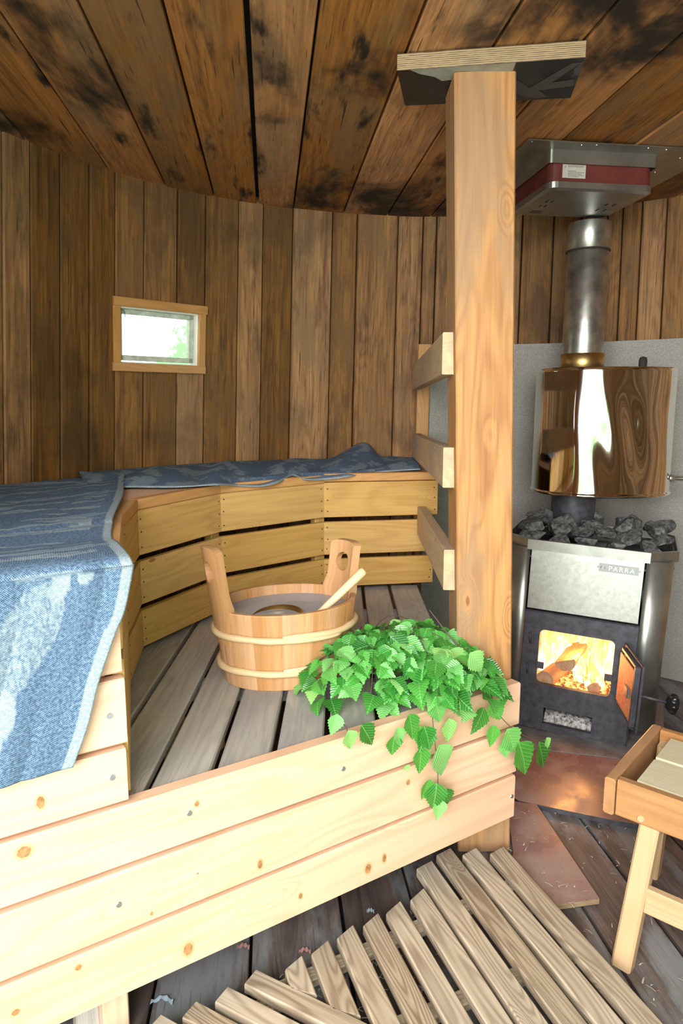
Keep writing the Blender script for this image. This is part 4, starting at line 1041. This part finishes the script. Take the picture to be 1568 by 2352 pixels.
for (row, y, z) in ((0, 0.080, 0.786), (1, 0.13, 0.812), (2, 0.22, 0.832), (3, 0.32, 0.835), (4, 0.41, 0.82)):
    nn = (5, 6, 5, 6, 5)[row]
    for j in range(nn):
        x = -0.245 + 0.49*(j+0.5*(row % 2)*0.6)/(nn-1 if row % 2 == 0 else nn-0.7)
        if row == 0: x *= 0.88
        spots.append((x+random.uniform(-0.012, 0.012), y+random.uniform(-0.012, 0.012), z+random.uniform(-0.008, 0.012)-abs(x)*0.04))
for i, (x, y, z) in enumerate(spots):
    if math.hypot(x+0.02, y-0.3) < 0.11 and y > 0.25: continue
    stone(i, x, y, z, random.uniform(0.052, 0.068)*(0.85 if y < 0.1 else 1.0), 'rough grey stone heaped with others on the stove')

# ------------------------------------------------------------------ flue pipe, water tank, ceiling box
PC = V((1.018, 2.955, 0))
fl_ = empty('flue_pipe', (PC.x, PC.y, 0.85), 'round grey steel flue rising through the tank to the ceiling box', 'flue pipe')
mb = MB(); lathe(mb, [(0.092, 0.78), (0.092, 0.985)], PC.x-0.005, PC.y, 48); mb.build('lower_pipe', M['iron'], fl_)
mb = MB(); lathe(mb, [(0.083, 1.47), (0.0835, 1.6), (0.084, 1.97), (0.082, 1.972)], PC.x, PC.y, 48); mb.build('upper_pipe', M['pipe'], fl_)
mb = MB(); lathe(mb, [(0.0845, 1.965), (0.0865, 1.967), (0.087, 2.06), (0.084, 2.075)], PC.x, PC.y, 48); mb.build('sleeve', M['pipe'], fl_)
mb = MB(); lathe(mb, [(0.0855, 1.962), (0.0882, 1.964), (0.0882, 1.968), (0.0855, 1.970)], PC.x, PC.y, 48); mb.build('rusty_seam', M['strap'], fl_)
tk = empty('water_tank', (1.117, 2.95, 0.965), 'shiny dented steel water tank wrapped round the flue', 'water tank')
mb = MB(); segs = 120; nz = 36; vs_ = []; fs2 = []
def tank_r(an, z):
    n_ = 2.35; a, b = 0.280, 0.225
    c, s_ = math.cos(an), math.sin(an); r = (abs(c/a)**n_ + abs(s_/b)**n_)**(-1/n_)
    front = max(0, -s_)**1.2
    zz = (z-0.985)/0.5
    dent = -0.010*math.exp(-((c-0.12 - 0.15*math.sin(zz*5))/0.16)**2)*math.sin(zz*3.4+0.3) - 0.007*math.exp(-((c-0.38)/0.13)**2)*math.cos(zz*5.5) + 0.003*math.sin(c*9 + zz*5)
    return r + dent*front*math.sin(math.pi*min(1, max(0, zz)))
zl = [0.968, 0.972, 0.980, 0.984] + [0.986 + 0.502*i/nz for i in range(nz+1)] + [1.490]
for i, z in enumerate(zl):
    e = {0: -0.004, 1: 0.006, 2: 0.006, 3: 0.0}.get(i, -0.002 if i == len(zl)-1 else 0)
    for k in range(segs):
        an = 2*math.pi*k/segs; r = tank_r(an, z)+e; vs_.append((tk.location.x+r*math.cos(an), tk.location.y+r*math.sin(an), z))
for i in range(len(zl)-1):
    for k in range(segs): fs2.append([i*segs+k, i*segs+(k+1) % segs, (i+1)*segs+(k+1) % segs, (i+1)*segs+k])
fs2.append([k for k in range(segs)][::-1])
mb.add(vs_, fs2, smooth=True); mb.build('tank_body', M['polished'], tk)
mb = MB(); prism(mb, [(tk.location.x+tank_r(2*math.pi*k/60, 1.2)*0.985*math.cos(2*math.pi*k/60), tk.location.y+tank_r(2*math.pi*k/60, 1.2)*0.985*math.sin(2*math.pi*k/60), 1.484) for k in range(60)], (0, 0, 0.003)); mb.build('lid', M['steel'], tk)
mb = MB(); lathe(mb, [(0.086, 1.486), (0.0885, 1.488), (0.0885, 1.552), (0.086, 1.553), (0.084, 1.5525)], PC.x, PC.y, 48); mb.build('collar', M['brass'], tk)
mb = MB(); lathe(mb, [(0.016, 1.486), (0.0165, 1.52), (0.013, 1.533), (0.001, 1.537)], 1.235, 2.86, 18); mb.build('lid_knob', M['strap'], tk)
mb = MB(); tp0 = V((1.372, 2.88, 1.035)); tube(mb, [tp0, tp0 + V((0.035, -0.01, 0)), tp0 + V((0.036, -0.01, 0)), tp0 + V((0.13, -0.03, 0))], [0.017, 0.017, 0.0105, 0.0105], 12); 
tube(mb, [tp0 + V((0.07, -0.018, 0)), tp0 + V((0.13, -0.03, 0))], 0.014, 6); mb.build('tap_pipe', M['pipe'], tk)

bx_ = empty('ceiling_box', (1.05, 2.75, 2.05), 'flue box on the ceiling with a dark red band, pale label and metal flashing', 'flue box')
def q3(px, py, z):
    return bseat(px, py, z)
zb = 2.085
t4 = [q3(1200, 497, zb), q3(1262, 432, zb), q3(1500, 446, zb), q3(1418, 503, zb)]
# make it a clean parallelogram
cxy = sum(t4, V((0, 0, 0)))/4
ux = ((t4[2]-t4[1]) + (t4[3]-t4[0]))/2; ux = ux.normalized(); uy = V((-ux.y, ux.x, 0))
hx_ = ((t4[2]-t4[1]).length + (t4[3]-t4[0]).length)/4; hy_ = 0.5*abs(((t4[0]+t4[3])/2 - (t4[1]+t4[2])/2).dot(uy))
hy_ = max(hy_, 0.17); cxy = V((PC.x+0.01, PC.y-0.01, zb)); fr_mid = (t4[1]+t4[2])/2
cxy = V(((fr_mid + uy*hy_).x, (fr_mid + uy*hy_).y, zb))
def bq(u, v, z, r=0.03):
    return V((cxy.x, cxy.y, 0)) + ux*u + uy*v + Zv*z
def rrp(hx2, hy2, r, z, n=5): return [bq(x, y, z) for x, y in rr(-hx2, hx2, -hy2, hy2, r, n)]
def loft(mb, rings, cap0=False, cap1=False, mat=0, smooth=False):
    n = len(rings[0]); vs_ = [p for r_ in rings for p in r_]
    fs2 = [[i*n+k, i*n+(k+1) % n, (i+1)*n+(k+1) % n, (i+1)*n+k] for i in range(len(rings)-1) for k in range(n)]
    if cap0: fs2.append(list(range(n))[::-1])
    if cap1: fs2.append([(len(rings)-1)*n+k for k in range(n)])
    mb.add(vs_, fs2, mat=mat, smooth=smooth); return mb
mb = MB(); loft(mb, [rrp(hx_-0.012, hy_-0.012, 0.03, zb), rrp(hx_, hy_, 0.035, zb+0.006), rrp(hx_+0.001, hy_+0.001, 0.035, zb+0.026)], True); mb.build('tray', M['steel'], bx_)
mb = MB(); loft(mb, [rrp(hx_-0.006, hy_-0.006, 0.03, zb+0.02), rrp(hx_-0.006, hy_-0.006, 0.03, zb+0.115)]); mb.build('red_band', M['red'], bx_)
mb = MB(); loft(mb, [rrp(hx_+0.002, hy_+0.002, 0.012, zb+0.085), rrp(hx_+0.004, hy_+0.004, 0.012, zb+0.125), rrp(hx_+0.004, hy_+0.004, 0.012, HT)]); mb.build('upper_flange', M['steel'], bx_)
mb = MB(); fz = HT-0.006
prism(mb, [bq(-hx_-0.11, -hy_-0.07, fz), bq(hx_+0.20, -hy_-0.07, fz), bq(hx_+0.20, hy_+0.2, fz), bq(-hx_-0.11, hy_+0.2, fz)], (0, 0, 0.003)); flsh = mb.build('flashing', M['steel'], bx_)
for (u, v) in ((-hx_-0.09, -hy_-0.055), (-0.11, -hy_-0.05), (-0.06, -hy_-0.058), (0.13, -hy_-0.056), (0.20, -hy_-0.05), (-hx_-0.09, 0.05), (hx_+0.1, -hy_+0.02), (hx_+0.1, 0.0)):
    mb = MB(); disc(mb, bq(u, v, fz), (0, 0, -1), 0.0035, 0, 0.002, 8); mb.build('screw', M['screw'], flsh)
mb = MB(); a = bq(-hx_+0.055, -hy_-0.0045+0.0, zb+0.040); lw, lh = 0.085, 0.044
a = bq(-hx_+0.05, -hy_+0.0045, zb+0.040); mb.add([a, a+ux*lw, a+ux*lw+Zv*lh, a+Zv*lh, a+uy*0.001, a+ux*lw+uy*0.001, a+ux*lw+Zv*lh+uy*0.001, a+Zv*lh+uy*0.001], [[0, 1, 2, 3], [7, 6, 5, 4], [0, 4, 5, 1], [3, 2, 6, 7]])
lab = mb.build('label', M['label'], bx_)
mb = MB()
for i, (x0, x1, z) in enumerate(((0.02, 0.08, 0.040), (0.02, 0.075, 0.036), (0.02, 0.05, 0.022), (0.02, 0.080, 0.018), (0.02, 0.07, 0.0135), (0.02, 0.080, 0.009), (0.02, 0.06, 0.0045), (0.005, 0.013, 0.037), (0.006, 0.012, 0.033))):
    x = x0
    while x < x1:
        w_ = random.uniform(0.002, 0.006); p = a + ux*x + Zv*z - uy*0.0004; mb.add([p, p+ux*min(w_, x1-x), p+ux*min(w_, x1-x)+Zv*0.0018, p+Zv*0.0018], [[0, 1, 2, 3]]); x += w_+0.0012
mb.build('print', M['ink'], lab)
mb = MB()
for (u, v, w_, l_) in ((-0.12, 0.10, 0.05, 0.006), (-0.12, 0.12, 0.05, 0.006), (0.10, -0.02, 0.006, 0.03), (0.13, -0.02, 0.006, 0.03), (0.10, 0.05, 0.006, 0.03), (0.13, 0.05, 0.006, 0.03), (-0.14, -0.03, 0.006, 0.025), (-0.12, -0.03, 0.006, 0.025), (-0.14, 0.03, 0.006, 0.025), (-0.12, 0.03, 0.006, 0.025)):
    mb.add([bq(u-w_/2, v-l_/2, zb-0.0008), bq(u+w_/2, v-l_/2, zb-0.0008), bq(u+w_/2, v+l_/2, zb-0.0008), bq(u-w_/2, v+l_/2, zb-0.0008)], [[3, 2, 1, 0]])
mb.build('vent_slots', M['void'], bx_)

# ------------------------------------------------------------------ duckboard on the floor
random.seed(9)
dk = empty('duckboard', (0.25, 1.4, 0.0), 'slatted wooden duckboard lying on the floor before the bench', 'duckboard')
DD = V((0.325, -0.9457, 0)); DP = V((0.9457, 0.325, 0)); LD = V((0.874, -0.486, 0)).normalized(); L0 = V((-0.172, 1.388, 0)); LP = V((-LD.y, LD.x, 0))
lefts = [(-0.136, 1.41), (-0.077, 1.456), (-0.016, 1.505), (0.049, 1.545), (0.11, 1.588), (0.177, 1.636), (0.209, 1.753), (0.273, 1.811), (0.349, 1.812), (0.430, 1.817)]
wz_ = [0.051, 0.054, 0.055, 0.055, 0.055, 0.056, 0.058, 0.057, 0.058, 0.058]
for (x, y), w_ in zip(lefts, wz_):
    a = V((x, y, 0.037)) + DP*w_/2
    # end on the mitre line
    t = (L0 - a).dot(LP)/DD.dot(LP); t = min(t, 1.25)
    a2 = 0.55 if x < 0.2 else 0.30
    mb = MB(); board(mb, a, a + DD*t, DP, w_, 0.026, 0.003, a2=-a2 if x > -1 else 0, b2=0.7); mb.build('slat', M['duck'], dk)
for (x, y, L_) in ((-0.341, 1.273, 1.1), (-0.278, 1.311, 1.15), (-0.220, 1.358, 1.2), (-0.41, 1.24, 1.0), (-0.48, 1.2, 1.0)):
    a = V((x, y, 0.037)) + (-LP if LP.y < 0 else LP)*0.024
    mb = MB(); board(mb, a, a + LD*L_, LP, 0.048, 0.026, 0.003, a2=0.0); mb.build('slat', M['duck'], dk)
for (p, q) in (((-0.15, 1.372), (0.50, 1.735)), ((-0.02, 1.22), (0.60, 1.50))):
    mb = MB(); board(mb, (p[0], p[1], 0.012), (q[0], q[1], 0.012), (0.5, -0.87, 0), 0.04, 0.023); mb.build('crosspiece', M['duck'], dk)
mb = MB(); board(mb, (-0.41, 1.20, 0.012), (-0.14, 1.35, 0.012), (0.5, -0.87, 0), 0.04, 0.023); mb.build('crosspiece', M['duck'], dk)

# ------------------------------------------------------------------ stool
sl = empty('wooden_stool', (0.8, 1.5, 0), 'orange pine stool with pale slatted seat and splayed legs, beside the duckboard', 'stool')
Sc = V((0.646, 1.541, 0)); e1 = V((0.107, -0.093, 0)).normalized(); e2 = V((-e1.y, e1.x, 0))   # e1 along the near apron, e2 away
def sp_(u, v, z): return Sc + e1*u + e2*v + Zv*z
S1, S2 = 0.34, 0.36
mb = MB(); board(mb, sp_(0.026, 0.013, 0.405), sp_(S1, 0.013, 0.405), Zv, 0.094, 0.026, 0.004, rnd=0.4); ap = mb.build('apron', M['stool'], sl)
mb = MB(); p = sp_(0.085, -0.0005, 0.375); disc(mb, p, -e2, 0.009, 0, 0.003, 16); mb.build('plug', M['stool_pale'], ap)
mb = MB(); board(mb, sp_(0.010, -0.003, 0.405), sp_(0.010, S2, 0.405), Zv, 0.094, 0.026, 0.004, rnd=0.6); mb.build('apron', M['stool'], sl)
mb = MB(); board(mb, sp_(0.026, S2-0.013, 0.405), sp_(S1, S2-0.013, 0.405), Zv, 0.094, 0.026, 0.004); mb.build('apron', M['stool'], sl)
mb = MB(); board(mb, sp_(S1+0.013, -0.003, 0.405), sp_(S1+0.013, S2, 0.405), Zv, 0.094, 0.026, 0.004); mb.build('apron', M['stool'], sl)
for i in range(2):
    v0 = 0.034 + i*0.146
    mb = MB(); board(mb, sp_(0.060, v0+0.069, 0.437), sp_(S1-0.002, v0+0.069, 0.437), e2, 0.138, 0.020, 0.007, rnd=0.7); mb.build('seat_slat', M['seat_pale'], sl)
for (u, v, du, dv) in ((0.108, 0.036, -0.030, -0.070), (S1-0.05, 0.045, 0.03, -0.045), (0.055, S2-0.05, -0.03, 0.045), (S1-0.05, S2-0.05, 0.03, 0.045)):
    mb = MB(); board(mb, sp_(u+du, v+dv, 0), sp_(u, v, 0.425), e1, 0.046, 0.042, 0.005, rnd=0.5); mb.build('leg', M['stool_pale'], sl)
mb = MB(); board(mb, sp_(0.105, -0.004, 0.180), sp_(S1-0.05, -0.004, 0.180), Zv, 0.066, 0.024, 0.004, rnd=0.5); mb.build('stretcher', M['stool_pale'], sl)

# ------------------------------------------------------------------ litter on the floor
random.seed(13)
mb = MB(); mats_ = [M['shaving'], M['pink_shaving'], M['blue_shaving']]
for i in range(420):
    if random.random() < 0.72: x = random.uniform(-0.42, 0.42); y = front_y(x) - random.uniform(-0.02, 0.30)
    else: x = random.uniform(0.45, 0.95); y = random.uniform(1.3, 2.1)
    z0 = 0.0015 if (x < 0.5 or x > 0.72 or y < 1.62) else 0.0195
    an = random.uniform(0, 6.28); l = random.uniform(0.003, 0.012); w_ = random.uniform(0.0006, 0.0016); d = V((math.cos(an), math.sin(an), 0)); s2 = V((-d.y, d.x, 0))
    c = V((x, y, z0)); mb.add([c-d*l-s2*w_, c-s2*w_+Zv*0.002, c+d*l-s2*w_, c+d*l+s2*w_, c+s2*w_+Zv*0.002, c-d*l+s2*w_], [[0, 1, 4, 5], [1, 2, 3, 4]], mat=(0 if random.random() < 0.85 else random.choice([1, 2])))
for (px, py, L_, m_) in ((375, 2290, 0.05, 2), (700, 2180, 0.03, 1), (560, 2170, 0.03, 1), (850, 2090, 0.02, 2), (1020, 2030, 0.015, 2)):
    c = bseat(px, py, 0.002); P = []
    for i in range(10):
        t = i/9-0.5; P.append([c + V((t*L_, -abs(t)*L_*0.6 + 0.006*(j-1), 0.001+0.003*math.sin(i*2.0+j))) for j in range(3)])
    grid(mb, P, mat=m_)
tag(mb.build('wood_shavings', mats_), 'pale wood shavings scattered over the dark floor planks', 'wood shavings', kind='stuff')
